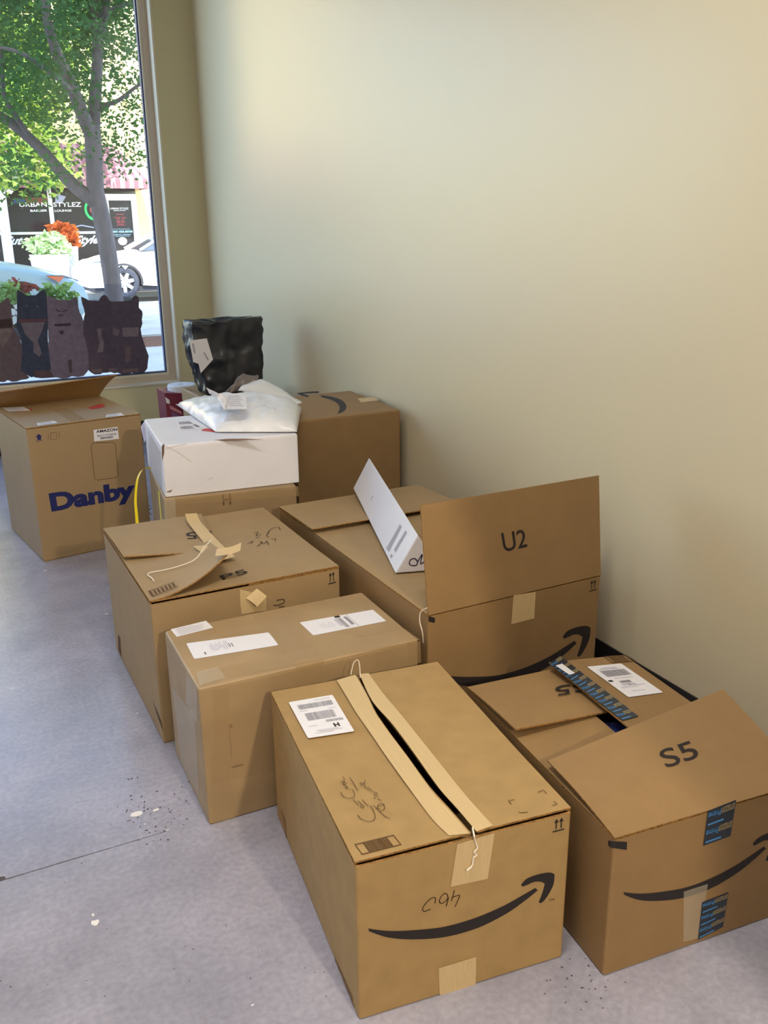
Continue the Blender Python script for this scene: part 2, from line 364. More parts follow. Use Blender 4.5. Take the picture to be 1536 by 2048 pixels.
# ------------------------------------------------------------------ cartons
class Carton:
    def __init__(s, name, label, x, y, z0, w, d, h, yaw, card, openhole=True, group=None, fix=None, cat='box'):
        c, sn = math.cos(yaw), math.sin(yaw); X = V((c, sn, 0)); Y = V((-sn, c, 0)); o = V((x, y, z0)); s.X, s.Y = X, Y
        s.h, s.w, s.d, s.card = h, w, d, card
        K = {a+l+t: o+(d if a == 'B' else 0)*Y+(w if l == 'R' else 0)*X+(h if t == 'T' else 0)*V((0, 0, 1)) for a in 'FB' for l in 'LR' for t in 'TB'}
        s.K = K
        s.F = {'front': Face(K['FLB'], K['FRB'], K['FRT'], K['FLT']), 'left': Face(K['BLB'], K['FLB'], K['FLT'], K['BLT']),
               'right': Face(K['FRB'], K['BRB'], K['BRT'], K['FRT']), 'back': Face(K['BRB'], K['BLB'], K['BLT'], K['BRT']),
               'top': Face(K['FLT'], K['FRT'], K['BRT'], K['BLT'])}
        ctr = o+X*w/2+Y*d/2
        s.root = thing(name, label, cat, ctr, yaw, group)
        s.open = openhole
        s.body(card)
    def ring(s, t, inset, r, nseg=3):
        K = s.K; c = [K['FLB'].lerp(K['FLT'], t), K['FRB'].lerp(K['FRT'], t), K['BRB'].lerp(K['BRT'], t), K['BLB'].lerp(K['BLT'], t)]
        X, Y = s.X, s.Y; sg = ((1, 1), (-1, 1), (-1, -1), (1, -1)); out = []
        for i in range(4):
            p = c[i]+X*sg[i][0]*(inset+r)+Y*sg[i][1]*(inset+r)
            a0 = math.radians(180+90*i)
            for k in range(nseg+1):
                a = a0+math.radians(90*k/nseg); out.append(p+(X*math.cos(a)+Y*math.sin(a))*r)
        return out
    def body(s, card):
        th = 0.005; mb = MB(); ts = [0, .012, .3, .6, 1-0.004/s.h] if s.open else [0, .012, .3, .6, 1-.012/s.h, 1-.004/s.h, 1]
        ins = [.003, 0, 0, 0, 0] if s.open else [.003, 0, 0, 0, 0, .001, .005]
        rings = [s.ring(t, i, 0.006) for t, i in zip(ts, ins)]; n = len(rings[0])
        vs = [p for r in rings for p in r]; fs = []; mi = []
        for j in range(len(rings)-1):
            for i in range(n): fs.append((j*n+i, j*n+(i+1) % n, (j+1)*n+(i+1) % n, (j+1)*n+i)); mi.append(0)
        fs.append(tuple(range(n))[::-1]); mi.append(0); L = (len(rings)-1)*n
        if s.open:
            b = len(vs); vs += s.ring(ts[-1], th, .003)+s.ring(.02, th, .003)
            for i in range(n):
                j = (i+1) % n
                fs.append((L+i, L+j, b+j, b+i)); mi.append(2); fs.append((b+i, b+j, b+n+j, b+n+i)); mi.append(1)
            fs.append(tuple(b+n+i for i in range(n))); mi.append(1)
        else: fs.append(tuple(L+i for i in range(n))); mi.append(0)
        s.bodyo = obj('carton_body', vs, fs, [card, CARD_IN, EDGE], s.root, midx=mi)
    def slab(s, name, fn, nu=10, nv=10, th=0.004, m=None, label=None, back=None):
        """a sheet of board: fn(u,v)->outer surface; thickness goes inward"""
        m = m or s.card; P = [[V(fn(i/nu, j/nv)) for i in range(nu+1)] for j in range(nv+1)]; vs = []; W = nu+1
        nrm = []
        for j in range(nv+1):
            for i in range(nu+1):
                du = P[j][min(i+1, nu)]-P[j][max(i-1, 0)]; dv = P[min(j+1, nv)][i]-P[max(j-1, 0)][i]
                nn = du.cross(dv).normalized(); vs.append(P[j][i]); nrm.append(nn)
        N = len(vs); vs += [v-nn*th for v, nn in zip(vs, nrm)]
        fs = []; mi = []
        for j in range(nv):
            for i in range(nu):
                a = j*W+i; fs.append((a, a+1, a+W+1, a+W)); mi.append(0); fs.append((N+a, N+a+W, N+a+W+1, N+a+1)); mi.append(1)
        per = [i for i in range(W)]+[j*W+nu for j in range(1, nv+1)]+[nv*W+i for i in range(nu-1, -1, -1)]+[j*W for j in range(nv-1, 0, -1)]
        for a, b in zip(per, per[1:]+per[:1]): fs.append((a, N+a, N+b, b)); mi.append(2)
        return obj(name, vs, fs, [m, back or CARD_IN, EDGE], s.root, label, midx=mi)
def lerpc(pts):           # piecewise-linear curve through (v, u) pairs
    def f(v):
        for (a, ua), (b, ub) in zip(pts, pts[1:]):
            if v <= b: return ua+(ub-ua)*(v-a)/(b-a) if b > a else ua
        return pts[-1][1]
    return f

# =================================================================== STRUCTURE
WX, FY, BH = 1.894, 6.4957, 0.144            # side wall, window wall, skirting height
WIN_R, WIN_B, WIN_L, WIN_T = 1.624, 0.397, -3.8, 3.3
mb = MB(); mb.box((-4.2, -3.2, -0.1), (WX+.1, FY+.25, 0)); fl = struct('floor', mb, FLOORM)
mb = MB(); mb.box((WX, -3.2, 0), (WX+.15, FY+.25, 3.7)); struct('wall_right', mb, WALLP)
mb = MB(); T = .25
mb.box((-4.2, FY, 0), (WX, FY+T, WIN_B)); mb.box((WIN_R, FY, WIN_B), (WX, FY+T, WIN_T)); mb.box((-4.2, FY, WIN_B), (WIN_L, FY+T, WIN_T)); mb.box((-4.2, FY, WIN_T), (WX, FY+T, 3.7))
struct('wall_window', mb, WALL_SHADE)
mb = MB(); mb.box((-9, FY+.02, 3.75), (9, FY+T, 11.0)); mb.box((-9, FY+.02, 0), (-4.2, FY+T, 3.75)); mb.box((WX+.15, FY+.02, 0), (9, FY+T, 3.75)); struct('wall_street_front', mb, WALL_SHADE)
mb = MB(); mb.box((-4.35, -3.35, 0), (-4.2, FY+.25, 3.7)); struct('wall_left', mb, WALLP)
mb = MB(); mb.box((-4.35, -3.35, 0), (WX+.15, -3.2, 3.7)); struct('wall_back', mb, WALLP)
mb = MB(); mb.box((-4.35, -3.35, 3.7), (WX+.15, FY+.25, 3.75)); struct('ceiling', mb, CEIL)
mb = MB(); mb.box((WX-.006, -3.2, 0), (WX, FY, BH)); struct('baseboard_right', mb, BASEM)
mb = MB(); mb.box((-4.2, FY-.006, 0), (WX-.006, FY, BH)); struct('baseboard_window', mb, BASEM)
# window: painted opening, beige frame, gasket, pane
win = bpy.data.objects.new('window_1', None); COL.objects.link(win); win.location = ((WIN_L+WIN_R)/2, FY, WIN_B); win['kind'] = 'structure'
ROOTM['window_1'] = Matrix.Translation(-V(win.location))
mb = MB(); e = .0; d0, d1 = FY+.004, FY+.115; tk = .012
mb.box((WIN_R-tk, d0-.012, WIN_B), (WIN_R, d1, WIN_T)); mb.box((WIN_L, d0-.012, WIN_B), (WIN_L+tk, d1, WIN_T)); mb.box((WIN_L, d0-.012, WIN_B), (WIN_R, d1, WIN_B+tk)); mb.box((WIN_L, d0-.012, WIN_T-tk), (WIN_R, d1, WIN_T))
mb.build('window_reveal', RETM, win)
def frame(y0, y1, a, b, m, nm):
    mb = MB(); x0, x1, z0, z1 = WIN_L+tk+a, WIN_R-tk-a, WIN_B+tk+a, WIN_T-tk-a; t = b-a
    mb.box((x1-t, y0, z0), (x1, y1, z1)); mb.box((x0, y0, z0), (x0+t, y1, z1)); mb.box((x0+t, y0, z0), (x1-t, y1, z0+t)); mb.box((x0+t, y0, z1-t), (x1-t, y1, z1))
    return mb.build(nm, m, win)
frame(FY+.085, FY+.16, 0, .040, FRAMEM, 'window_frame')
frame(FY+.095, FY+.16, .0405, .056, RETM, 'window_bead')
frame(FY+.112, FY+.15, .0565, .066, GASK, 'window_gasket')
mb = MB(); mb.box((WIN_L+.05, FY+.13, WIN_B+.05), (WIN_R-.05, FY+.136, WIN_T-.05)); pane = mb.build('window_pane', GLASS, win)
# floor marks
fk = MB(); a = atz(0, 1762, 0); b = atz(335, 1662, 0); dr = (b-a).normalized(); sd = V((-dr.y, dr.x, 0)); p0 = a-dr*1.4
for i in range(26):
    t0, t1 = i/26, (i+.97)/26; L = (b-a).length+1.4; wd = .0016*(1-.6*max(0, t1-.75)*4)+.0004*random.random()
    q = [p0+dr*L*t0-sd*wd, p0+dr*L*t1-sd*wd, p0+dr*L*t1+sd*wd, p0+dr*L*t0+sd*wd]
    fk.add([v+V((0, 0, .0006)) for v in q], [(0, 1, 2, 3)])
fk.build('floor_joint', mat('joint_dirt', lin(96, 90, 98), .8), fl)
wf = MB(); df = MB()
def fleck(mb, px, py, rx, ry, seed, ang=0.0):
    r = random.Random(seed); c = atz(px, py, .0008); n = 11; ps = []
    for k in range(n):
        a = 2*math.pi*k/n; q = r.uniform(.65, 1.2); x, y = rx*q*math.cos(a), ry*q*math.sin(a)
        ps.append(c+V((x*math.cos(ang)-y*math.sin(ang), x*math.sin(ang)+y*math.cos(ang), 0)))
    mb.add(ps, [tuple(range(n))])
for i, (x, y, a, b) in enumerate(((272, 1628, .016, .013), (312, 1620, .009, .006), (190, 1845, .008, .011), (290, 1648, .003, .003), (275, 1426, .003, .003), (186, 1830, .003, .005), (335, 1660, .004, .002), (213, 1228, .01, .004), (90, 1141, .012, .003), (505, 2010, .004, .002))): fleck(wf, x, y, a, b, i)
rs = random.Random(3)
for i in range(60):
    x, y = rs.gauss(295, 40), rs.gauss(1625, 32)
    if x < 400: fleck(df, x, y, rs.uniform(.0015, .0045), rs.uniform(.001, .003), i, rs.random()*3)
for i in range(34): fleck(df, rs.gauss(1165, 45), rs.gauss(1955, 32), rs.uniform(.001, .003), rs.uniform(.001, .0025), i+90, rs.random()*3)
for i in range(26): fleck(df, rs.uniform(0, 700), rs.uniform(1700, 2040), rs.uniform(.001, .0025), rs.uniform(.001, .002), i+200, rs.random()*3)
fleck(df, 3, 1757, .009, .007, 5)
wf.build('white_paint_fleck', mat('white_paint', lin(235, 232, 230), .5), fl); df.build('dark_speck', mat('dark_dirt', lin(82, 76, 84), .8), fl)

# =================================================================== CARTONS
def tape_on(face, q, parent, name='tape_strip', m=PTAPE, off=.0009, label=None, n=6): return sheet(face, q, off, m, name, parent, n, label)
def poly_uv(top, L): return [top.uv(*p) for p in L]

# ---- A: front carton with handwriting
A = Carton('cardboard_box', 'brown carton with slit-open paper tape, shipping label and handwriting on its lid', 0.5654, 1.2477, 0, .4589, .6873, .3692, -.1219, CARD_A)
top = A.F['top']
gl = [(712, 1350), (735, 1391), (752, 1427), (782, 1470), (816, 1515), (864, 1582), (902, 1624), (940, 1668)]
gr = [(718, 1349), (743, 1402), (778, 1442), (800, 1470), (830, 1511), (877, 1577), (915, 1620), (952, 1664)]
gl3, gr3 = sorted([(v, u) for u, v in poly_uv(top, gl)]), sorted([(v, u) for u, v in poly_uv(top, gr)])
gl3[0] = (0, gl3[0][1]); gl3[-1] = (1, gl3[-1][1]); gr3[0] = (0, gr3[0][1]); gr3[-1] = (1, gr3[-1][1])
fl_, fr_ = lerpc(gl3), lerpc(gr3)
zA = lambda u, v: .0035*max(0, 1-v*3)+.0015*math.sin(v*9+u*3)*u*(1-u)
A.slab('lid_flap', lambda u, v: top.P(u*fl_(v), .006+v*.99, .002+zA(u, v)), 14, 24)
A.slab('lid_flap', lambda u, v: top.P(fr_(v)+(1-fr_(v))*u, .006+v*.99, .002+zA(u, v)), 14, 24)
A.slab('inner_flap', lambda u, v: top.P(.02+.96*u, 0.01+.15*v, -.03), 4, 4)
A.slab('inner_flap', lambda u, v: top.P(.02+.96*u, .84+.15*v, -.03), 4, 4)
topA = Face(*[p+V((0, 0, .0062)) for p in top.q])
def strip_between(face, L, Rr, parent, off=.0012, m=PTAPE, name='tape_strip', label=None, rag=0.0):
    L = spline(L, 4); Rr = spline(Rr, 4); vs = []; uvs = []; n = len(L); W = 5
    for i in range(n):
        for k in range(W):
            p = L[i].lerp(Rr[i], k/(W-1)); vs.append(face.px((p.x, p.y), off)); uvs.append((k/(W-1), i/n*3))
    fs = [(i*W+k, i*W+k+1, (i+1)*W+k+1, (i+1)*W+k) for i in range(n-1) for k in range(W-1)]
    return obj(name, vs, fs, m, parent, label, uvs=uvs)
oL = [(673, 1361), (695, 1397), (713, 1427), (745, 1473), (775, 1517), (838, 1604), (868, 1643), (898, 1672)]
oR = [(737, 1347), (766, 1387), (797, 1424), (820, 1452), (862, 1505), (922, 1580), (953, 1616), (986, 1652)]
strip_between(topA, oL, [(a-1, b) for a, b in gl], A.root); strip_between(topA, [(a+1, b) for a, b in gr], oR, A.root)
fA = A.F['front']
tape_on(fA, [(901, 1773), (975, 1757), (989, 1665), (914, 1688)], A.root)
tape_on(fA, [(879, 1990), (951, 1974), (952, 1913), (877, 1936)], A.root)
ship_label(topA, [(616, 1477), (709, 1463), (665, 1390), (577, 1405)], A.root, 'A', 'white shipping label with bar codes')
k = Ink(topA, .0008); o_ = lambda L: [(540+a*.2083, 1360+b*.2083) for a, b in L]
for st in ([(842, 1298), (868, 1330), (920, 1355), (970, 1358), (1003, 1340), (1008, 1300), (985, 1240), (960, 1210)],
           [(945, 1215), (885, 1150)], [(800, 1150), (850, 1205)], [(845, 1165), (875, 1190), (905, 1222)], [(905, 1222), (880, 1228), (868, 1205)],
           [(680, 1080), (700, 1115), (750, 1138), (795, 1130), (812, 1100), (800, 1065), (780, 1050)], [(765, 1048), (725, 1030)], [(725, 1048), (740, 1025), (700, 1000)], [(720, 1015), (700, 1000), (720, 985), (735, 1000)], [(720, 960), (700, 930)], [(680, 990), (700, 968), (715, 975), (700, 990)],
           [(845, 1065), (800, 990), (763, 935)],
           [(1155, 1330), (1120, 1320), (1075, 1285), (1030, 1240), (990, 1205)], [(1060, 1262), (1100, 1235), (1085, 1190), (1050, 1190), (1030, 1230), (1065, 1245)], [(1040, 1215), (1100, 1195)], [(1070, 1160), (1035, 1140)], [(1040, 1120), (1000, 1105), (1030, 1090), (990, 1075)], [(985, 1070), (950, 1050)], [(975, 1045), (935, 1050)], [(950, 1030), (925, 1040), (905, 1010)], [(920, 1005), (875, 990), (865, 995), (880, 1010), (905, 990), (915, 960)], [(1010, 1125), (1000, 1145)]):
    k.stroke(o_(st), .0013)
k.build('handwriting', PEN, A.root)
q = topA.quad([(724, 1710), (803, 1690), (787, 1670), (709, 1689)]); k = Ink(topA, .0008)
for a, b, c, d in ((0, 0, 1, .07), (0, .93, 1, 1), (0, 0, .02, 1), (.98, 0, 1, 1), (.2, .05, .21, .95), (.8, .05, .81, .95)): k.rect(q, a, b, c, d)
bars(k, q, .21, .08, .8, .92, 26, 1, 6)
k.build('barcode_print', [INK_SOFT, INK_SOFT], A.root)
k = Ink(topA, .0008); o_ = lambda L: [(820+a*.2214, 1560+b*.2214) for a, b in L]
for st in ([(1155, 112), (1205, 92), (1235, 122)], [(945, 178), (890, 190), (915, 220)], [(1300, 195), (1330, 220), (1285, 232)], [(980, 290), (1000, 298), (1065, 292)]): k.stroke(o_(st), .0018, smooth=False)
k.each('corner_mark_print', INK_SOFT, A.root)
up_arrows(fA, [(1105, 1665), (1128, 1659), (1129, 1633), (1107, 1639)], A.root)
# curved arrow print, shared by three cartons as (u, v) on the front
def cP(L): return [(520+a*.4297, 1320+b*.4297) for a, b in L]
SW_T = poly_uv(fA, [(p.x, p.y) for p in spline(cP([(503, 1249), (600, 1260), (720, 1256), (860, 1240), (1000, 1200), (1130, 1145), (1220, 1095), (1280, 1060)]), 6)])
SW_B = poly_uv(fA, [(p.x, p.y) for p in spline(cP([(508, 1262), (600, 1291), (720, 1299), (860, 1288), (1010, 1247), (1145, 1180), (1235, 1117), (1293, 1070)]), 6)])
AR = [poly_uv(fA, [(p.x, p.y) for p in spline(cP(L), 6)]) for L in
      ([(1214, 1046), (1240, 1018), (1290, 998), (1345, 988), (1370, 996)], [(1222, 1054), (1245, 1045), (1275, 1032), (1305, 1031), (1325, 1040)],
       [(1370, 996), (1366, 1040), (1345, 1085), (1320, 1120), (1304, 1131)], [(1325, 1040), (1320, 1062), (1312, 1088), (1303, 1112), (1297, 1126)])]
def smile(face, f, parent, off=.0008, vmin=-9):
    k = Ink(face, off)
    def st(A_, B_):
        vs = []
        for a, b in zip(A_, B_): vs += [face.P(*f(*b), off), face.P(*f(*a), off)]
        k.mb.add(vs, [(2*i, 2*i+2, 2*i+3, 2*i+1) for i in range(len(A_)-1)])
    st(SW_T, SW_B); st(AR[0], AR[1]); st(AR[2], AR[3])
    return k.build('curved_arrow_print', INK, parent)
smile(fA, lambda u, v: (u, v), A.root)
k = Ink(fA, .0008); k.text([(1097, 1803), (1108, 1801), (1108, 1796), (1097, 1798)], 'TM', 0); k.build('trademark_print', INK_SOFT, A.root)
k = Ink(fA, .0008); o_ = lambda L: [(820+a*.2214, 1560+b*.2214) for a, b in L]
for st in ([(400, 995), (388, 1045), (372, 1092)], [(372, 1060), (410, 1048), (447, 1040), (430, 1090), (405, 1145)], [(345, 1075), (335, 1035), (310, 1024), (275, 1060), (265, 1100), (290, 1112), (330, 1085), (345, 1060), (338, 1100), (325, 1140)], [(222, 1112), (228, 1065), (190, 1068), (140, 1115), (112, 1165), (135, 1185), (185, 1162)]): k.stroke(o_(st), .002)
k.build('handwriting', PEN, A.root)
def string(name, pts, parent, r=.0013):
    mb = MB(); mb.tube(spline(pts, 5), r, 5); return mb.build(name, STRING, parent)
P = lambda x, y, o=.004: fA.px((820+x*.2214, 1560+y*.2214), o)
string('loose_string', [topA.px((945, 1660), .006), P(565, 490, .008), P(580, 540), P(600, 600), P(570, 640), P(595, 668), P(570, 680), P(560, 720), P(550, 765), P(500, 800, .006)], A.root, .0017)
string('loose_string', [topA.px((702, 1352), .004), topA.px((708, 1346), .03), topA.px((718, 1346), .035), topA.px((721, 1358), .004)], A.root, .001)
lA = A.F['left']
k = Ink(lA); q = lA.quad([(571, 1668), (573, 1680), (572, 1640), (562, 1620)]); k.rect(q, 0, 0, 1, 1); k.build('faded_print', mat('faded_ink', lin(140, 104, 68), .7), A.root)
k = Ink(lA); q = lA.quad([(672, 1958), (712, 2022), (708, 1996), (668, 1905)])
for j in range(3): bars(k, q, .05, .08+j*.3, .95, .3+j*.3, 16, 0, j)
k.build('faded_print', mat('faded_ink2', lin(128, 92, 58), .7), A.root)

# ---- E: carton by the wall, S5 flap
E_ = Carton('cardboard_box', 'brown carton with its long S5 front flap lifted, navy patterned tape and bag inside', 1.0637, 1.1101, 0, .4871, .6473, .3433, -.0957, CARD_E)
top = E_.F['top']; fE = E_.F['front']; K = E_.K
topm = lambda L, off=0: [top.uv(*p) for p in L]
ucut = lerpc(sorted([(v, u) for u, v in topm([(1093, 1318), (1160, 1368), (1208, 1425), (1270, 1480)])]))
u_r = .50; u_l = .47
E_.slab('lid_flap', lambda u, v: top.P(u*u_l, .005+v*.99, .001), 10, 10)
rl = lambda v: .026*min(1, max(0, (v-.12)/.3))
E_.slab('lid_flap', lambda u, v: top.P(u_r+(1-u_r)*u, .005+v*.99, rl(v)*(1-u)+.002), 10, 16)
topE = Face(top.P(0, 0, .0), top.P(1, 0, 0), top.P(1, 1, 0), top.P(0, 1, 0))
rfE = Face(top.P(u_r, 0, .0295), top.P(1, 0, .003), top.P(1, 1, .003), top.P(u_r, 1, .0295))
# back minor flap lying over the lid, its free edge lifted
b0, b1 = top.P(0.0, 1, .003), top.P(.62, 1, .003)
c0, c1 = atz(1031, 1458, K['FLT'].z+.03), atz(1216, 1423, K['FLT'].z+.008)
ff = lambda u, v: b0.lerp(b1, u)*(1-v)+c0.lerp(c1, u)*v+V((0, 0, .003*math.sin(math.pi*v)))
E_.slab('end_flap', lambda u, v: ff(u, 1-v), 12, 12, label='flap printed S5 upside down')
bf = Face(c0, c1, b1, b0)
bfl = Face(*[p+V((0, 0, .0062)) for p in bf.q])
k = Ink(bfl, .001); o2 = lambda L: [(860+a*.4401, 1270+b*.4401) for a, b in L]
k.text(o2([(712, 212), (566, 235), (578, 278), (722, 252)]), 'S5', 0, bold=.005); k.build('printed_code', INK, E_.root)
# front flap, lifted
nl = E_.F['left']; nr = E_.F['right']
TL = nl.px((1095, 1521)); TR = nr.px((1446, 1378)); BL = K['FLT']+V((0, 0, .002)); BR = K['FRT']+V((0, 0, .002))
fS = Face(BL, BR, TR, TL)
E_.slab('end_flap', lambda u, v: fS.P(u, v, .006*math.sin(math.pi*v)), 14, 14, label='lifted flap printed S5')
k = Ink(fS, .0075); k.text(o2([(1075, 618), (1228, 565), (1180, 490), (1032, 540)]), 'S5', 0, bold=.005); k.build('printed_code', INK, E_.root)
# navy tapes with repeated wording
def word_tape(face, q, parent, n, flip=True, off=.0012, m=PTAPEK, nm='patterned_tape', lab=None):
    t = sheet(face, q, off, m, nm, parent, 8, lab); qq = face.quad(q); k = Ink(face, off+.0006)
    for i in range(n):
        a, b = (i+.12)/n, (i+.42)/n; c, d = (i+.55)/n, (i+.9)/n
        def Q(u0, u1, v0, v1): 
            r = [quv(qq, u0, v0), quv(qq, u1, v0), quv(qq, u1, v1), quv(qq, u0, v1)]
            return [r[2], r[3], r[0], r[1]] if flip else r
        k.text(Q(.5, .97, c, d), 'amazon', 1, bold=.01, uv=True); k.text(Q(.03, .48, c-.05/n, d-.05/n), 'Prime', 2, bold=.01, uv=True)
        k.rect(qq, .06, a, .62, a+.1/n, 2)
    k.build('tape_print', [PTAPEK, PT_TAN, PT_BLUE], t); return t
word_tape(fE, o2([(1240, 957), (1364, 912), (1390, 747), (1262, 797)]), E_.root, 2)
word_tape(fE, o2([(1215, 1385), (1330, 1325), (1355, 1168), (1235, 1213)]), E_.root, 3)
tape_on(fE, o2([(1150, 1395), (1222, 1375), (1262, 1130), (1152, 1165)]), E_.root, 'clear_tape', CTAPE2)
word_tape(rfE, [(1245, 1442), (1277, 1433), (1120, 1312), (1098, 1328)], E_.root, 9, flip=False)
sheet(rfE, o2([(632, 185), (658, 178), (600, 135), (570, 143)]), .003, PAPER, 'tape_scrap', E_.root, 2)
ship_label(rfE, o2([(902, 284), (1060, 262), (868, 130), (712, 145)]), E_.root, 'E', 'white shipping label')
q = rfE.quad(o2([(828, 128), (936, 120), (893, 92), (787, 98)])); k = Ink(rfE, .0012)
for a, b, c, d in ((0, 0, 1, .08), (0, .92, 1, 1), (0, 0, .03, 1), (.97, 0, 1, 1)): k.rect(q, a, b, c, d)
bars(k, q, .15, .1, .8, .9, 24, 0, 5)
k.build('barcode_print', INK_SOFT, E_.root)
k = Ink(fE); k.poly(o2([(818, 935), (895, 940), (893, 976), (816, 965)])); k.build('corner_mark_print', INK, E_.root)
k = Ink(E_.F['left']); k.poly([(1217, 1681), (1224, 1682), (1224, 1697), (1217, 1690)]); k.build('corner_mark_print', INK, E_.root)
la, lb = fE.uv(1247, 1784), fE.uv(1505, 1688); sa, sb = SW_T[0], AR[0][0]
su = (lb[0]-la[0])/(sb[0]-sa[0]); sv = su*(E_.w/A.w)*(A.h/E_.h); sk = (lb[1]-la[1]-sv*(sb[1]-sa[1]))/(sb[0]-sa[0])
smile(fE, lambda u, v: (la[0]+(u-sa[0])*su, la[1]+(v-sa[1])*sv+(u-sa[0])*sk), E_.root)

# ---- D: carton with upright U2 flap
D = Carton('cardboard_box', 'long brown carton against the wall with its U2 flap standing upright', 1.1251, 1.9587, 0, .6124, 1.1262, .4677, .013, CARD_E)
top = D.F['top']; fD = D.F['front']; K = D.K
D.slab('lid_flap', lambda u, v: top.P(u*.498, .004+v*.99, .001), 8, 8, m=CARD_C); D.slab('lid_flap', lambda u, v: top.P(.502+.498*u, .004+v*.99, .001), 8, 8, m=CARD_C)
TL = D.F['left'].px((841, 1011)); TR = D.F['right'].px((1198, 951)); BL, BR = K['FLT'], K['FRT']
fU = Face(BL, BR, TR, TL)
D.slab('end_flap', lambda u, v: fU.P(u, v, 0), 10, 10, label='upright flap printed U2')
z5 = lambda L: [(960+a*.2344, 930+b*.2344) for a, b in L]
k = Ink(fU); k.text(z5([(205, 745), (404, 699), (385, 545), (178, 580)]), 'U2', 0, bold=.008); k.build('printed_code', INK, D.root)
tape_on(fD, z5([(265, 1358), (462, 1308), (474, 1080), (284, 1112)]), D.root)
up_arrows(fD, z5([(930, 1082), (992, 1064), (996, 972), (938, 985)]), D.root)
la, lb = fD.uv(*z5([(705, 1465)])[0]), fD.uv(*z5([(925, 1358)])[0]); sa, sb = AR[0][0], AR[0][-1]
sx = 1.4*A.w/D.w; sy = 1.4*A.h/D.h
smile(fD, lambda u, v: (la[0]+(u-sa[0])*sx, la[1]+(v-sa[1])*sy), D.root)
k = Ink(fD); k.poly([(857, 1232), (870, 1236), (869, 1246), (857, 1243)]); k.build('corner_mark_print', INK, D.root)
zt = K['BLT'].z
b0, b1 = K['BLT']+V((0, 0, .004)), K['BRT']+V((0, 0, .004)); c0 = atz(624, 1058, zt+.022); c1 = c0+(b1-b0)*1.0
D.slab('end_flap', lambda u, v: (b0.lerp(b1, u)*v+c0.lerp(c1, u)*(1-v)), 10, 10, m=CARD_C, label='plain flap folded onto the lid')
string('loose_string', [fD.px((853, 1215), .003), D.F['left'].px((849, 1222), .012), D.F['left'].px((848, 1240), .014), D.F['left'].px((852, 1262), .012), D.F['left'].px((849, 1285), .004)], D.root, .0016)

# ---- C: P5 carton
C_ = Carton('cardboard_box', 'wide brown carton printed P5 with one lid flap curling up and scribbled lid', .4645, 2.4145, 0, .598, .7189, .4626, .0019, CARD_C)
top = C_.F['top']; K = C_.K; fC = C_.F['front']; zt = K['FLT'].z
r5 = lambda L: [(180+a*.3516, 980+b*.3516) for a, b in L]
C_.slab('lid_flap', lambda u, v: top.P(.5+.5*u, .004+v*.99, .001), 8, 8)
C_.slab('end_flap', lambda u, v: top.P(.004+.992*u, .002+v*.31, .0065-.003*v), 8, 6, label='front flap printed P5')
tip = atz(455, 1107, zt+.10)
def lf(u, v):
    base = top.P(u*.49, .004+v*.99, .008)
    t = max(0, 1-v*1.25)
    return base+(tip-top.P(.49, .004, .008))*(u**1.7)*(t**1.6)
C_.slab('lid_flap', lf, 14, 22, label='lid flap with its near corner curled up')
p0, p1 = K['BLT']+V((0, 0, .012)), top.P(.60, 1, .012)
q0, q1 = atz(247, 1113, zt+.024), atz(430, 1102, zt+.02)
C_.slab('end_flap', lambda u, v: p0.lerp(p1, u)*v+q0.lerp(q1, u)*(1-v)+V((0, 0, .004*math.sin(math.pi*v))), 8, 8, label='back flap printed P5 upside down')
ftop = Face(*[p+V((0, 0, .0068)) for p in top.q]); fback = Face(q0, q1, p1, p0); fbk = Face(*[p+V((0, 0, .0045)) for p in fback.q])
k = Ink(ftop); k.text(r5([(758, 512), (903, 472), (878, 450), (735, 488)]), 'P5', 0, bold=.005); k.build('printed_code', INK, C_.root)
k = Ink(fbk); k.text(r5([(690, 232), (543, 243), (549, 280), (696, 270)]), 'P5', 0, bold=.005); k.build('printed_code', INK, C_.root)
# tape pulled along the lid slit
def ribbon(name, L, wv, parent, m, n=5):
    L = spline(L, n); vs = []; uvs = []
    for i, p in enumerate(L):
        s = wv[0].lerp(wv[1], i/(len(L)-1)); vs += [p-s, p, p+s]; uvs += [(0, i*.1), (.5, i*.1), (1, i*.1)]
    fs = [(3*i+a, 3*i+a+1, 3*i+a+4, 3*i+a+3) for i in range(len(L)-1) for a in (0, 1)]
    return obj(name, vs, fs, m, parent, uvs=uvs)
ribbon('tape_strip', [atz(382, 1027, zt+.05), atz(388, 1043, zt+.035), atz(405, 1064, zt+.03), atz(428, 1090, zt+.024), atz(456, 1117, zt+.02)], (V((.022, .002, -.003)), V((.024, .002, .002))), C_.root, PTAPE)
ribbon('tape_strip', [lf(1, .02)+V((-.03, .012, .004)), lf(1, .01)+V((-.012, .0, .008)), lf(1, .0)+V((.012, -.005, .010)), lf(1, 0)+V((.04, -.008, .018))], (V((.006, .012, .006)), V((.008, .018, .006))), C_.root, PTAPE)
sheet(ftop, r5([(655, 420), (715, 395), (660, 362), (590, 368)]), .03, PTAPE, 'tape_strip', C_.root, 3)
P = lambda a, b, o=.012: ftop.px(r5([(a, b)])[0], o)
string('loose_string', [P(700, 398, .07), P(660, 425, .06), P(600, 455, .035), P(500, 470, .02), P(400, 480, .012), P(345, 490), P(330, 503), P(352, 520), P(365, 535, .009)], C_.root, .0016)
tape_on(fC, r5([(855, 665), (1000, 640), (1000, 600), (852, 565)]), C_.root, off=.001)
ribbon('tape_strip', [fC.px(r5([(915, 585)])[0], .004), fC.px(r5([(940, 600)])[0], .014), fC.px(r5([(965, 620)])[0], .022)], (V((.018, 0, .012)), V((.016, 0, .014))), C_.root, PTAPE)
tape_on(fC, r5([(862, 705), (1002, 685), (1002, 600), (855, 630)]), C_.root, off=.0007)
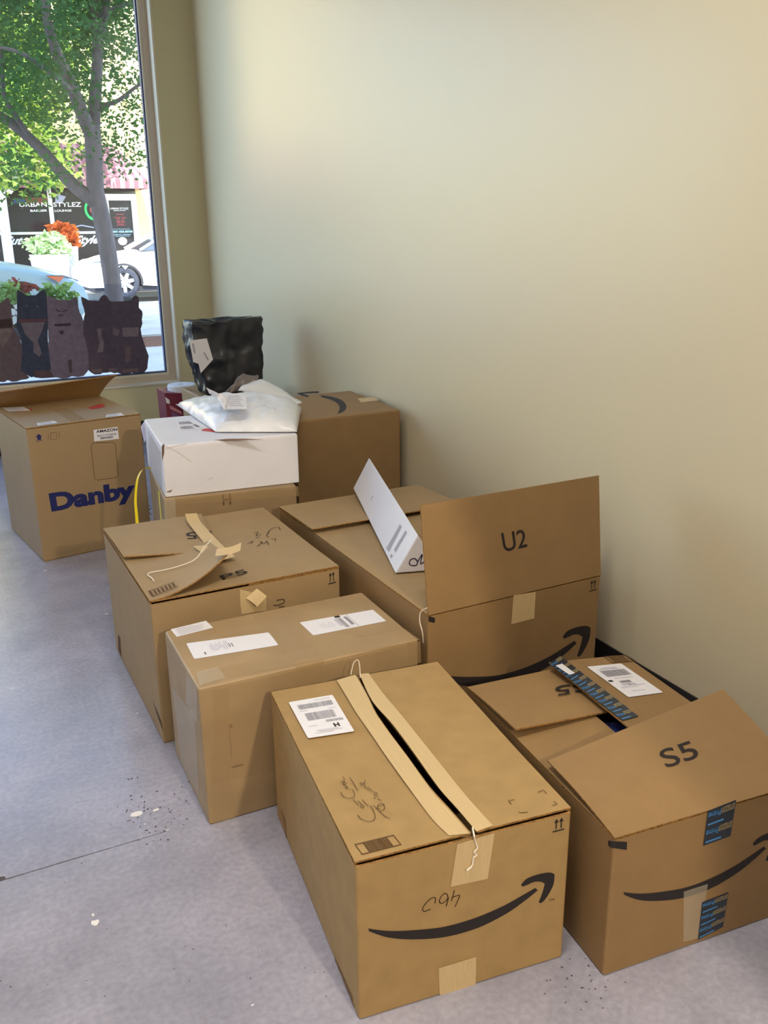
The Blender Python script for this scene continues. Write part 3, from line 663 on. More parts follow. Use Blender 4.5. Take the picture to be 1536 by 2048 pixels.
up_arrows(fC, r5([(1355, 538), (1398, 527), (1393, 460), (1356, 472)]), C_.root)
k = Ink(fC); k.stroke(r5([(1060, 628), (1100, 622), (1102, 640), (1070, 655), (1042, 655)]), .003); k.stroke(r5([(1075, 665), (1105, 662)]), .003); k.build('handwriting', PEN, C_.root)
k = Ink(ftop, -.003)
for st in ([(1010, 240), (1030, 215), (1070, 205), (1082, 222)], [(1020, 262), (1005, 255), (1018, 230)], [(1030, 275), (1055, 270), (1050, 285)], [(930, 240), (955, 232), (945, 255), (975, 245)], [(950, 315), (975, 295), (968, 285), (990, 300), (1005, 285), (1015, 305)], [(895, 300), (925, 285), (915, 298)], [(940, 270), (965, 262)]): k.stroke(r5(st), .0025)
k.build('handwriting', PEN, C_.root)
k = Ink(Face(lf(.03, .012), lf(.45, .012), lf(.45, .11), lf(.03, .11)), .0015)
for i in range(7): k.rect([(0, 0), (1, 0), (1, 1), (0, 1)], .05+i*.1, .3-.0*i, .09+i*.1, .8, 0)
for a in ((.03, .2, .75, .25), (.03, .85, .75, .9), (.03, .2, .05, .9)): k.rect([(0, 0), (1, 0), (1, 1), (0, 1)], *a, 0)
k.build('barcode_print', INK_SOFT, C_.root)
lC = C_.F['left']; k = Ink(lC); q = lC.quad([(312, 1425), (326, 1462), (322, 1440), (306, 1400)]); bars(k, q, 0, 0, 1, 1, 8, 0, 2)
q = lC.quad([(237, 1300), (243, 1315), (241, 1275), (236, 1268)]); k.rect(q, 0, 0, 1, 1); k.build('faded_print', INK_SOFT, C_.root)

# ---- B: old taped-up carton
B_ = Carton('cardboard_box', 'scuffed carton wrapped in clear tape with three white paper labels on its lid', .4763, 1.9728, 0, .6184, .3747, .4019, -.0199, CARD_B, openhole=False)
top = B_.F['top']; fB = B_.F['front']; lB = B_.F['left']
r7 = lambda L: [(320+a*.3516, 1180+b*.3516) for a, b in L]
tape_on(top, r7([(765, 405), (935, 378), (690, 115), (520, 142)]), B_.root, 'clear_tape', CTAPE, n=8)
tape_on(top, r7([(225, 535), (1478, 285), (1395, 225), (205, 470)]), B_.root, 'clear_tape', CTAPE, .0013, n=8)
tape_on(fB, r7([(775, 600), (935, 575), (930, 382), (770, 405)]), B_.root, 'clear_tape', CTAPE)
tape_on(fB, r7([(290, 1100), (640, 1030), (640, 680), (290, 745)]), B_.root, 'clear_tape', CTAPE)
tape_on(fB, r7([(300, 1320), (420, 1300), (390, 560), (300, 580)]), B_.root, 'clear_tape', CTAPE, .0014)
tape_on(fB, r7([(1415, 430), (1485, 410), (1480, 290), (1405, 300)]), B_.root, 'clear_tape', CTAPE)
tape_on(lB, r7([(120, 980), (225, 1180), (200, 720), (75, 560)]), B_.root, 'clear_tape', CTAPE2)
tape_on(lB, r7([(150, 640), (215, 760), (215, 560), (155, 465)]), B_.root, 'clear_tape', CTAPE2, .0014)
tape_on(top, r7([(225, 545), (375, 505), (330, 440), (205, 470)]), B_.root, 'clear_tape', CTAPE2, .0018)
ship_label(top, r7([(195, 394), (674, 315), (620, 242), (149, 305)]), B_.root, 'W1', 'long white label, nearly blank')
ship_label(top, r7([(872, 260), (1288, 178), (1210, 113), (793, 186)]), B_.root, 'W2', 'long white label with a small bar code')
ship_label(top, r7([(95, 268), (303, 216), (262, 176), (60, 225)]), B_.root, 'lines', 'small white label at the lid corner')
k = Ink(fB)
for x, y, a, b in ((400, 775, .006, .006), (400, 870, .002, .05), (440, 1000, .02, .004)):
    u, v = fB.uv(*r7([(x, y)])[0]); k.poly([(u+a/.62*math.cos(t*.7)*1.0, v+b/.4*math.sin(t*.7)) for t in range(9)], uv=True)
k.build('scuff', mat('scuff_dirt', lin(120, 92, 60), .8), B_.root)

# ---- F: appliance carton by the window
F_ = Carton('cardboard_box', 'tall appliance carton below the window with big navy lettering and a white sticker', .3413, 4.2122, 0, .5301, .5987, .6386, .145, CARD_F)
top = F_.F['top']; fF = F_.F['front']; K = F_.K; r3 = lambda L: [(a*.2865, 740+b*.2865) for a, b in L]
F_.slab('lid_flap', lambda u, v: top.P(u*.499, .003+v*.99, .002), 6, 6); F_.slab('lid_flap', lambda u, v: top.P(.501+.499*u, .003+v*.99, .002), 6, 6)
ftp = Face(*[p+V((0, 0, .0025)) for p in top.q])
h0, h1 = K['BLT']+V((0, 0, .004)), K['BRT']+V((0, 0, .004)); e0 = h0-F_.Y*.20+V((-.02, 0, .105)); e1 = h1-F_.Y*.15+V((.055, 0, .125))
F_.slab('end_flap', lambda u, v: (e0.lerp(e1, u))*(1-v)+h0.lerp(h1, u)*v+V((0, 0, .012*math.sin(math.pi*v))), 8, 8, label='end flap standing half open')
k = Ink(fF); k.text(r3([(367, 1027), (950, 922), (938, 768), (338, 862)]), 'Danby', 0, bold=.05); k.build('lettering_print', NAVY, F_.root)
st = sheet(fF, r3([(658, 499), (830, 480), (820, 396), (652, 419)]), .0008, PAPER, 'sticker', F_.root, 2, 'white sticker with black type')
k = Ink(fF, .0014); k.text(r3([(672, 440), (818, 424), (816, 403), (670, 420)]), 'AMAZON', 0, bold=.03)
k.text(r3([(680, 468), (812, 452), (810, 438), (678, 452)]), 'BLK117A2BDB', 1, bold=.02); bars(k, fF.quad(r3([(700, 484), (790, 474), (788, 460), (698, 470)])), 0, 0, 1, 1, 16, 0, 3)
k.build('sticker_print', [INK, GREYINK], st)
k = Ink(fF); k.stroke(r3([(655, 508), (790, 505), (805, 520), (826, 735), (812, 750), (680, 769), (660, 755), (636, 540), (640, 520), (655, 508)]), .0025, smooth=False); k.build('outline_print', INK_SOFT, F_.root)
k = Ink(fF); k.poly(r3([(262, 490), (288, 487), (285, 466), (295, 464), (268, 445), (248, 470), (260, 469)])); k.poly(r3([(250, 497), (298, 490), (298, 493), (250, 500)]))
k.build('arrow_icon_print', NAVY, F_.root)
k = Ink(fF); k.stroke(r3([(352, 440), (395, 436), (398, 482), (355, 487), (352, 440)]), .002, smooth=False); k.stroke(r3([(335, 442), (338, 488)]), .0015, smooth=False); k.stroke(r3([(412, 432), (416, 476)]), .0015, smooth=False)
k.build('handling_icon_print', INK_SOFT, F_.root)
tape_on(ftp, r3([(495, 362), (595, 345), (470, 262), (370, 280)]), F_.root, 'clear_tape', CTAPE)
k = Ink(ftp); k.poly(r3([(612, 265), (690, 240), (722, 238), (735, 255), (690, 268), (640, 275)])); k.build('red_mark_print', RED, F_.root)
ship_label(ftp, r3([(735, 332), (868, 318), (845, 300), (745, 312)]), F_.root, 'lines', 'thin white sticker on the lid'); ship_label(ftp, r3([(265, 390), (405, 370), (375, 355), (255, 372)]), F_.root, 'lines', 'thin white sticker at the lid edge')
ship_label(ftp, r3([(60, 290), (215, 285), (165, 258), (10, 262)]), F_.root, 'lines', 'white sticker under the open flap')
k = Ink(ftp, .0006); k.poly(r3([(110, 292), (225, 285), (222, 272), (200, 272), (180, 288)])); k.build('red_mark_print', RED, F_.root)

# ---- G carton, H white carton on it
ZG = .5125
G = Carton('cardboard_box', 'taped brown carton with loose yellow strap, under the white carton', .7142, 3.2499, 0, .5145, .525, ZG, -.1163, CARD_G, openhole=False)
fG = G.F['front']; r4 = lambda L: [(260+a*.3776, 620+b*.3776) for a, b in L]
tape_on(fG, [(330, 1012), (598, 992), (596, 972), (328, 996)], G.root, 'clear_tape', CTAPE)
tape_on(fG, [(330, 1040), (352, 1036), (350, 996), (328, 998)], G.root, 'clear_tape', CTAPE2, .0012)
k = Ink(fG); k.text([(446, 1011), (462, 1009), (461, 987), (445, 989)], 'H', 0, bold=.0); k.stroke([(446, 1000), (464, 997)], .003, smooth=False); k.build('faded_print', INK_SOFT, G.root)
lG = G.F['left']
k = Ink(lG); k.stroke([(298, 1010), (303, 1016), (297, 1022), (304, 1030)], .004); k.build('faded_print', INK_SOFT, G.root)
zg = ZG
def yb(pts, nm, w0, w1): ribbon(nm, pts, (w0, w1), G.root, YELLOW, 6)
yb([aty(302, 937, 3.55), aty(291, 936, 3.52), aty(281, 944, 3.5), aty(274, 963, 3.48), aty(271, 1000, 3.46), aty(273, 1030, 3.44), aty(276, 1062, 3.42), aty(279, 1100, 3.4)], 'yellow_strap', V((.002, -.004, .004)), V((.006, -.004, 0)))
yb([lG.P(.72, .99, .003), lG.P(.72, .85, .004), lG.P(.72, .6, .004), lG.P(.72, .3, .003)], 'yellow_strap', V((.001, -.004, 0)), V((.001, -.004, 0)))
H_ = Carton('cardboard_box', 'dented white carton lying on the taped carton, under the white plastic mailer', .7261, 3.2733, ZG+.0008, .5276, .525, .2011, -.0991, WHITECARD, openhole=False)
top = H_.F['top']; fH = H_.F['front']; lH = H_.F['left']
k = Ink(top); k.poly(r4([(440, 690), (520, 683), (620, 682), (712, 687), (620, 689), (520, 693)])); k.build('tear', mat('torn_card', lin(126, 92, 70), .8), H_.root)
k = Ink(fH); k.poly(r4([(168, 720), (182, 706), (181, 760), (170, 800)])); k.poly(r4([(190, 965), (225, 950), (215, 965)])); k.each('tear', mat('torn_card2', lin(110, 86, 74), .8), H_.root)
k = Ink(fH); k.stroke(r4([(185, 720), (255, 755), (325, 805)]), .003); k.stroke(r4([(410, 905), (425, 892), (440, 890)]), .003); k.stroke(r4([(185, 738), (240, 720), (300, 708)]), .002); k.each('crease', mat('crease_white', lin(205, 196, 198), .5), H_.root)
tape_on(top, r4([(255, 640), (445, 625), (330, 585), (240, 590)]), H_.root, 'shipping_label', PAPER, .0008, 'pale label half under the mailer', 2)
q = top.quad(r4([(255, 640), (445, 625), (330, 585), (240, 590)])); k = Ink(top, .0014); bars(k, q, .1, .1, .5, .4, 12, 0, 2); bars(k, q, .15, .6, .75, .9, 12, 0, 6); k.rect(q, .6, .2, .72, .5, 0); k.build('label_print', GREYINK, H_.root)
k = Ink(top); k.poly(r4([(375, 640), (470, 650), (455, 640), (400, 625)])); k.build('red_mark_print', RED, H_.root)
tape_on(lH, [(300, 940), (326, 985), (322, 905), (296, 860)], H_.root, 'clear_tape', clear_tape('white_clear_tape', lin(235, 235, 240), .4, .12))
ribbon('loose_tape', [aty(292, 858, 3.78), aty(288, 864, 3.77), aty(285, 870, 3.76)], (V((0, .02, .03)), V((0, .02, .03))), H_.root, clear_tape('pale_tape', lin(205, 205, 235), .8, .2))

# ---- I: carton at the wall behind, J: carton under the black bag
I_ = Carton('cardboard_box', 'tall brown carton on its side against the wall, curved arrow printed on top', 1.354, 3.5019, 0, .50, .5494, .701, -.0165, CARD_E, openhole=False)
top = I_.F['top']; k = Ink(top)
k.strip(spline(r4([(1008, 452), (1070, 460), (1125, 480), (1146, 510), (1135, 535), (1097, 552)]), 6), spline(r4([(1015, 462), (1065, 476), (1098, 495), (1110, 515), (1106, 535), (1097, 552)]), 6))
k.strip(spline(r4([(885, 441), (940, 434), (1000, 431)]), 6), spline(r4([(890, 448), (940, 444), (1000, 440)]), 6)); k.strip(spline(r4([(885, 441), (905, 452), (940, 463)]), 6), spline(r4([(900, 440), (925, 448), (950, 456)]), 6))
k.build('curved_arrow_print', INK, I_.root)
tape_on(top, r4([(1225, 490), (1320, 478), (1290, 462), (1205, 470)]), I_.root)
J_ = Carton('cardboard_box', 'buff carton under the black plastic bag, in the corner behind the stack', 1.296, 4.70, 0, .46, .435, .60, .03, CARD_F, openhole=False)
k = Ink(J_.F['top']); k.stroke(r4([(300, 418), (335, 428), (352, 432)]), .008, smooth=False); k.build('faded_print', INK_SOFT, J_.root)

# =================================================================== LOOSE THINGS
# triangular white tube on D
fl0 = V((1.182, 2.265, .4725)); bl0 = atz(706, 977, .4985); ax = (bl0-fl0).normalized()
def ap(px, py, o): return atpl(px, py, o, ax)
fa = ap(836, 1070, fl0); ba = ap(738, 915, bl0)
up = V((0, 0, 1)); rt = ax.cross(up).normalized(); upn = rt.cross(ax)
def third(b, a):
    w = (a-b).dot(rt); return b+rt*max(.06, 2*w)
fr0, br0 = third(fl0, fa), third(bl0, ba)
root = thing('triangular_tube_box', 'long white triangular mailing tube leaning across the lid behind the U2 flap', 'box', (fl0+bl0+fr0+br0)/4, math.atan2(-ax.x, ax.y))
n_ = 8; mb = MB(); ring = [[fl0.lerp(bl0, i/n_), fr0.lerp(br0, i/n_), fa.lerp(ba, i/n_)] for i in range(n_+1)]
vs = [p for r in ring for p in r]; fs = [(3*i+a, 3*i+(a+1) % 3, 3*i+3+(a+1) % 3, 3*i+3+a) for i in range(n_) for a in range(3)]+[(0, 2, 1), (3*n_, 3*n_+1, 3*n_+2)]
tb = obj('tube_body', vs, fs, WHITECARD, root)
bv = tb.modifiers.new('soft', 'BEVEL'); bv.width = .004; bv.segments = 2; bv.limit_method = 'ANGLE'
ft = Face(fl0, bl0, ba, fa); ft = Face(fa, fl0, bl0, ba)
if ft.n.dot(EYE-fl0) < 0: ft.n = -ft.n
r6 = lambda L: [(540+a*.4557, 890+b*.4557) for a, b in L]
k = Ink(ft, .001); qq = ft.quad(r6([(530, 480), (518, 450), (575, 345), (583, 372)]))
for q4 in (r6([(512, 452), (523, 470), (580, 358), (572, 345)]), r6([(545, 458), (552, 472), (603, 385), (596, 373)]), r6([(527, 488), (533, 498), (540, 488), (534, 476)])):
    qq = ft.quad(q4); [k.rect(qq, 0, i/22, 1, i/22+.02, 1) for i in range(22)]
for q4 in (r6([(440, 245), (446, 238), (455, 225), (450, 222)]),): k.poly(q4, 2)
k.build('tube_print', [INK, GREYINK, FAINT], root)
fe = Face(fl0, fr0, fa, fa); k = Ink(Face(fl0, fr0, fr0+(fa-fl0)*1, fa), .001)
k.stroke(r6([(648, 512), (635, 498), (615, 505), (614, 525), (640, 528), (648, 512), (655, 500), (668, 480), (660, 520), (675, 512)]), .0035); k.build('handwriting', mat('purple_pen', lin(48, 40, 78), .5), root)
# soft, crumpled things
def crumple(p, s, a, seed=0):
    q = V(p)*s+V((seed*7.3, seed*3.1, seed)); n = noise.noise_vector(q)*.7+noise.noise_vector(q*2.3)*.4; return n*a
# white mailer on H
zh = ZG+.2011+.003
ftp = [atz(432, 866, zh), atz(594, 866, zh), atz(620, 826, zh), atz(366, 820, zh)]
fp = ftp[:]; dY = V((.02, .0, 0))
fp[2] = fp[2]+V((.0, .10, 0)); fp[3] = fp[3]+V((0.0, .12, 0))
cm = sum(fp, V())/4
mail = thing('plastic_mailer', 'torn-open white plastic mailer lying on the white carton', 'mailer', (cm.x, cm.y, zh))
NS, NT = 34, 26; vs = []; TOPH = .082
def pill(s, t, side):
    p = bil(fp, s, t); e = max(0, 1-abs(2*s-1)**3.2)**.5*max(0, 1-abs(2*t-1)**3.2)**.5
    if side: 
        p = p+V((0, 0, .006+TOPH*e*(.75+.3*t)*(.8+.35*s if s < .6 else 1.0)))
        rg = 1-abs(noise.noise(p*15+V((s*2, 4, 1))))*2.4; cr = crumple(p, 13, .012*e**.3, 2)+crumple(p, 40, .005, 5)+V((0, 0, .012*max(0, rg)**3*e)); cr.z *= .9; p = p+cr
        p.z = max(p.z, zh+.006)
    else: p = p+V((0, 0, .004*(1-e)))
    return p
for side in (1, 0):
    for j in range(NT+1):
        for i in range(NS+1): vs.append(pill(i/NS, j/NT, side))
fs = []; N = (NS+1)*(NT+1); W = NS+1
for j in range(NT):
    for i in range(NS): a = j*W+i; fs.append((a, a+1, a+W+1, a+W)); fs.append((N+a, N+a+W, N+a+W+1, N+a+1))
per = [i for i in range(W)]+[j*W+NS for j in range(1, NT+1)]+[NT*W+i for i in range(NS-1, -1, -1)]+[j*W for j in range(NT-1, 0, -1)]
for a, b in zip(per, per[1:]+per[:1]): fs.append((a, N+a, N+b, b))
obj('mailer_body', vs, fs, POLYW, mail, smooth=True)
def soft_sheet(name, bottom, topl, parent, m, arch=.0, n=14, seed=1, amp=.006, label=None):
    """sheet between two polylines of 3-D points"""
    A_ = spline(bottom, 6); B_ = spline(topl, 6); k_ = min(len(A_), len(B_)); vs = []; R_ = 8
    A_ = [A_[round(i*(len(A_)-1)/n)] for i in range(n+1)]; B_ = [B_[round(i*(len(B_)-1)/n)] for i in range(n+1)]
    for j in range(R_+1):
        t = j/R_
        for i in range(n+1):
            p = A_[i].lerp(B_[i], t)+V((0, -arch*math.sin(math.pi*t), arch*.4*math.sin(math.pi*t))); vs.append(p+crumple(p, 16, amp, seed)+V((0, 0, amp*.8*abs(noise.noise(p*38)))))
    fs = [(j*(n+1)+i, j*(n+1)+i+1, (j+1)*(n+1)+i+1, (j+1)*(n+1)+i) for j in range(R_) for i in range(n)]
    o = obj(name, vs, fs, m, parent, label, smooth=True); sd = o.modifiers.new('thick', 'SOLIDIFY'); sd.thickness = .0012; return o
yy = fp[3].y-.09
A4 = lambda a, b, y: aty(*r4([(a, b)])[0], y)
soft_sheet('torn_flap', [A4(572, 432, yy-.02), A4(680, 448, yy-.04), A4(800, 478, yy-.06), A4(905, 520, yy-.08)], [A4(600, 398, yy+.03), A4(690, 366, yy+.05), A4(800, 418, yy+.03), A4(920, 495, yy-.03)], mail, POLYW, .02)
soft_sheet('foil_lining', [A4(505, 440, yy+.02), A4(570, 436, yy+.03), A4(640, 420, yy+.04)], [A4(560, 366, yy+.06), A4(610, 342, yy+.07), A4(680, 352, yy+.07)], mail, LINER, .02, seed=4, amp=.015, label='grey inner lining')
fm = Face(*[atz(*r4([q_])[0], zh+z_) for q_, z_ in (((492, 543), .085), ((622, 540), .085), ((612, 458), .10), ((478, 455), .10))])
sheet(fm, [(0, 0), (1, 0), (1, 1), (0, 1)], 0.012, PAPER, 'shipping_label', mail, 3, 'white paper label', True)
k = Ink(fm, .0128); [k.rect([(0, 0), (1, 0), (1, 1), (0, 1)], .3, .2+i*.12, .85-.05*(i % 3), .24+i*.12, 0) for i in range(6)]; k.build('label_print', FAINT, mail)
soft_sheet('torn_flap', [atz(*r4([(500, 530)])[0], zh+.10), atz(*r4([(462, 470)])[0], zh+.112), atz(*r4([(420, 440)])[0], zh+.125)], [atz(*r4([(520, 470)])[0], zh+.11), atz(*r4([(480, 448)])[0], zh+.13), atz(*r4([(403, 410)])[0], zh+.17)], mail, PAPER, .004, amp=.002)
# black bag on J
zb = .603; by = 4.90
def bx(px_, py_): return aty(px_, py_, by)
prof = [(786, 404, 512), (770, 398, 514), (735, 386, 515), (690, 379, 515), (660, 375, 514), (643, 374, 512)]
bl_, bh_ = bx(404, 786), bx(449, 636)
bag = thing('plastic_bag', 'black glossy plastic parcel bag standing on the corner carton', 'bag', (bx(458, 786).x, by, zb))
NS, NR = 80, 40; vs = []
zs = [bx((a+b)/2, y).z for y, a, b in prof]; zs0, zs1 = zs[0], zs[-1]
for j in range(NR+1):
    t = j/NR; f = t*(len(prof)-1); i0 = min(int(f), len(prof)-2); g = f-i0
    y_ = prof[i0][0]*(1-g)+prof[i0+1][0]*g; a = prof[i0][1]*(1-g)+prof[i0+1][1]*g; b = prof[i0][2]*(1-g)+prof[i0+1][2]*g
    pl, pr_ = bx(a, y_), bx(b, y_); z = zb+(1.0-zb)*t; cx, hw = (pl.x+pr_.x)/2, (pr_.x-pl.x)/2; hd = .105*(1-.25*t)
    for k in range(NS):
        an = 2*math.pi*k/NS; c, s = math.cos(an), math.sin(an); e = .5
        p = V((cx+hw*c/max(abs(c), abs(s))**.86, by+hd*s/max(abs(c), abs(s))**.86, z))
        rg = max(0, 1-abs(noise.noise(p*V((22, 22, 5))+V((3, 1, 2))))*3); cr = crumple(p, 7, .018*min(1, .3+t*1.2), 3)+crumple(p, 24, .0028, 9)+V((c, s, 0))*.016*rg**2; cr.z *= (.8 if t > .9 else .3)
        if t == 0: cr = V((0, 0, 0))
        vs.append(p+cr)
fs = [(j*NS+k, j*NS+(k+1) % NS, (j+1)*NS+(k+1) % NS, (j+1)*NS+k) for j in range(NR) for k in range(NS)]
fs.append(tuple(range(NS))[::-1]); b0 = len(vs)
cxt = sum((vs[NR*NS+k] for k in range(NS)), V())/NS
for rr_ in (.8, .5, .2):
    for k in range(NS): p = vs[NR*NS+k].lerp(cxt, 1-rr_); p.z -= .03*(1-rr_); vs.append(p+crumple(p, 12, .012, 6))
L_ = NR*NS
for lv in range(3):
    a0 = L_ if lv == 0 else b0+(lv-1)*NS; a1 = b0+lv*NS
    for k in range(NS): fs.append((a0+k, a0+(k+1) % NS, a1+(k+1) % NS, a1+k))
fs.append(tuple(b0+2*NS+k for k in range(NS)))
obj('bag_body', vs, fs, POLYK, bag, smooth=True)
yb_ = by-.142
lbp = r4([(375, 335), (440, 262), (407, 150), (315, 162), (335, 275), (362, 285)])
obj('shipping_label', [aty(a, b, yb_) for a, b in lbp], [tuple(range(6))[::-1]], PAPER, bag, 'white cut-cornered label')
k = MB()
for i in range(9): k.add([aty(a, b, yb_-.001) for a, b in r4([(328+i*1.2, 178+i*6), (338+i*1.2, 178+i*6), (338+i*1.2, 181+i*6), (328+i*1.2, 181+i*6)])], [(0, 1, 2, 3)])
k.add([aty(a, b, yb_-.001) for a, b in r4([(392, 222), (416, 262), (414, 268), (390, 228)])], [(0, 1, 2, 3)])
k.build('label_print', GREYINK, bag)
# dark red retail carton with white roll
ry = 5.32; R0 = aty(345, 838, ry); root = thing('retail_carton', 'dark red retail carton with a white roll inside, behind the stack below the window', 'carton', (1.29, ry, 0))
p_tl, p_tr = aty(329, 786, ry), aty(372, 799, ry)
bx0 = R0+(R0-p_tl)*2.2
bot = V((1.30, ry, .002))
def hx(y0, y1, inset=0): pass
mb = MB(); xa, xb = p_tl.x, p_tl.x+.26; ba_, bb_ = bot.x-.06, bot.x+.2
dp = .2
mb.hexa([V((ba_, ry, .002)), V((bb_, ry, .002)), V((bb_, ry+dp, .002)), V((ba_, ry+dp, .002)), V((xa, ry, p_tl.z)), V((xb, ry, p_tl.z-.03)), V((xb, ry+dp, p_tl.z-.03)), V((xa, ry+dp, p_tl.z))])
cb = mb.build('carton_body', mat('wine_card', lin(120, 40, 66), .45), root)
fR = Face(V((ba_, ry, .002)), V((bb_, ry, .002)), V((xb, ry, p_tl.z-.03)), V((xa, ry, p_tl.z)))
k = Ink(fR, .0015); q2 = lambda L: [(260+a*.0781, 800+b*.0781) for a, b in L]
k.poly(q2([(1030, 230), (1340, 380), (1310, 290), (1010, 130)]), 0); k.poly(q2([(1040, 290), (1320, 410), (1310, 460), (1080, 420)]), 1); k.poly(q2([(930, 80), (1020, 100), (1010, 0), (900, -80)]), 2)
k.build('panel_print', [mat('pink_print', lin(196, 132, 142), .5), mat('mauve_print', lin(112, 78, 120), .5), PAPER], root)
mb = MB(); rc = V((p_tl.x+.13, ry+.1, p_tl.z+.0)); rp = []
for i in range(29):
    a = 2*math.pi*i/28
prv = [(.085, -.1), (.085, .022), (.08, .028), (.028, .028), (.024, .022), (.024, -.06)]
vs = [rc+V((r*math.cos(2*math.pi*i/28), r*math.sin(2*math.pi*i/28), z)) for r, z in prv for i in range(28)]
fs = [(j*28+i, j*28+(i+1) % 28, (j+1)*28+(i+1) % 28, (j+1)*28+i) for j in range(len(prv)-1) for i in range(28)]
obj('paper_roll', vs, fs, mat('roll_white', lin(222, 230, 244), .5), root, 'white roll', smooth=False)
# bag in E
c = E_.F['top'].px((1232, 1440), -.05)
pil = []; root = thing('air_pillow', 'blue plastic bag showing through the gap in the S5 carton lid', 'packaging', (c.x, c.y, .02))
vs = []; fs = []; NU, NV = 24, 14
for j in range(NV+1):
    for i in range(NU):
        a = 2*math.pi*i/NU; b = math.pi*(j/NV-.5); p = c+V((.12*math.cos(a)*math.cos(b), .14*math.sin(a)*math.cos(b), -.12+.15*math.sin(b)))
        vs.append(p+crumple(p, 20, .012, 2))
fs = [(j*NU+i, j*NU+(i+1) % NU, (j+1)*NU+(i+1) % NU, (j+1)*NU+i) for j in range(NV) for i in range(NU)]
obj('bag_film', vs, fs, BLUEPOLY, root, smooth=True)

# =================================================================== CAT CUT-OUT IN THE WINDOW
cy_ = FY+.122
z3 = lambda L: [aty(a*.2083, 560+b*.2083, cy_) for a, b in L]
cat = thing('cat_cutout', 'flat cut-out board of five sitting cats propped in the window', 'window display', (.9, cy_, aty(150, 757, cy_).z))
def ccol(n, r, g, b): return mat(n, lin(r, g, b), .75, spec=.2, noise_amt=.14, noise_scale=26)
def plate(name, pts, m, parent, y0, th=.003, label=None):
    P0 = [V((p.x, y0, p.z)) for p in pts]; P1 = [V((p.x, y0+th, p.z)) for p in pts]; n = len(P0)
    return obj(name, P0+P1, [tuple(range(n)), tuple(range(2*n-1, n-1, -1))]+[(i, (i+1) % n, n+(i+1) % n, n+i) for i in range(n)], m, parent, label)
CATS = [('brown', (100, 86, 94), [(-120, 250), (-60, 200), (0, 225), (40, 195), (65, 170), (85, 180), (100, 220), (108, 300), (112, 370), (135, 480), (185, 550), (212, 640), (214, 740), (195, 860), (240, 895), (285, 935), (260, 952), (200, 960), (160, 975), (115, 978), (75, 962), (40, 980), (-20, 978), (-120, 985)]),
        ('black and white', (62, 68, 88), [(165, 92), (200, 108), (235, 135), (265, 150), (345, 145), (375, 118), (405, 98), (432, 98), (447, 125), (450, 200), (455, 300), (462, 420), (455, 540), (470, 700), (490, 860), (430, 905), (300, 935), (240, 900), (195, 870), (214, 700), (200, 545), (165, 480), (160, 430), (165, 300), (162, 180)]),
        ('pale', (116, 106, 124), [(450, 162), (485, 155), (525, 175), (560, 190), (670, 196), (700, 175), (730, 162), (748, 185), (752, 260), (765, 310), (785, 345), (803, 400), (800, 520), (830, 610), (848, 700), (852, 860), (835, 885), (805, 920), (750, 932), (690, 925), (650, 940), (605, 948), (540, 935), (480, 940), (400, 945), (330, 935), (325, 890), (345, 860), (470, 840), (462, 700), (470, 560), (455, 420)]),
        ('dark tabby', (88, 78, 92), [(778, 160), (810, 172), (850, 195), (950, 200), (965, 165), (1000, 140), (1030, 160), (1050, 200), (1062, 240), (1070, 420), (1080, 600), (1062, 882), (1030, 890), (985, 892), (965, 905), (910, 908), (880, 892), (852, 870), (848, 700), (820, 580), (800, 520), (800, 400), (815, 320), (805, 270), (790, 230)]),
        ('dark long-haired', (90, 80, 94), [(1045, 195), (1070, 206), (1160, 205), (1258, 196), (1280, 160), (1305, 145), (1330, 165), (1335, 200), (1333, 265), (1365, 300), (1370, 330), (1362, 380), (1368, 420), (1350, 470), (1362, 540), (1395, 640), (1428, 730), (1420, 790), (1415, 850), (1385, 888), (1330, 900), (1265, 890), (1230, 905), (1170, 905), (1130, 890), (1095, 895), (1062, 882), (1080, 600), (1068, 420), (1060, 240)])]
pats = {0: [((118, 104, 106), [(0, 470), (110, 465), (120, 500), (60, 600), (20, 660), (0, 600)]), ((66, 54, 56), [(0, 380), (112, 370), (118, 455), (0, 465)])],
        1: [((112, 104, 116), [(200, 410), (430, 405), (400, 500), (360, 580), (400, 700), (380, 740), (320, 690), (320, 600), (240, 520)]), ((96, 68, 80), [(175, 375), (450, 372), (452, 400), (180, 405)]), ((88, 92, 108), [(245, 240), (270, 238), (275, 255), (250, 260)]), ((88, 92, 108), [(345, 245), (370, 245), (370, 262), (348, 264)]), ((92, 74, 82), [(330, 870), (480, 868), (520, 930), (330, 935)])],
        2: [((62, 56, 66), [(520, 425), (680, 412), (680, 440), (525, 445)]), ((74, 66, 78), [(540, 282), (585, 300), (575, 308), (540, 296)]), ((74, 66, 78), [(600, 300), (650, 280), (648, 292), (608, 308)]), ((80, 70, 80), [(560, 330), (600, 330), (612, 352), (580, 345), (560, 356)]), ((70, 62, 72), [(560, 490), (612, 486), (605, 520), (585, 525)]), ((84, 72, 80), [(650, 770), (690, 760), (690, 890), (665, 895)])],
        3: [((124, 112, 122), [(930, 470), (970, 465), (975, 540), (1000, 600), (990, 690), (930, 700), (955, 600)]), ((116, 100, 108), [(870, 860), (975, 850), (985, 890), (900, 892)])],
        4: [((128, 114, 126), [(1170, 460), (1330, 450), (1330, 540), (1180, 545)]), ((118, 100, 108), [(1050, 850), (1125, 840), (1130, 885), (1050, 885)]), ((114, 98, 106), [(1200, 640), (1260, 640), (1250, 780), (1205, 800)]), ((116, 98, 106), [(1170, 855), (1320, 845), (1330, 885), (1180, 895)]), ((118, 104, 114), [(1080, 450), (1150, 480), (1130, 545), (1085, 520)])]}
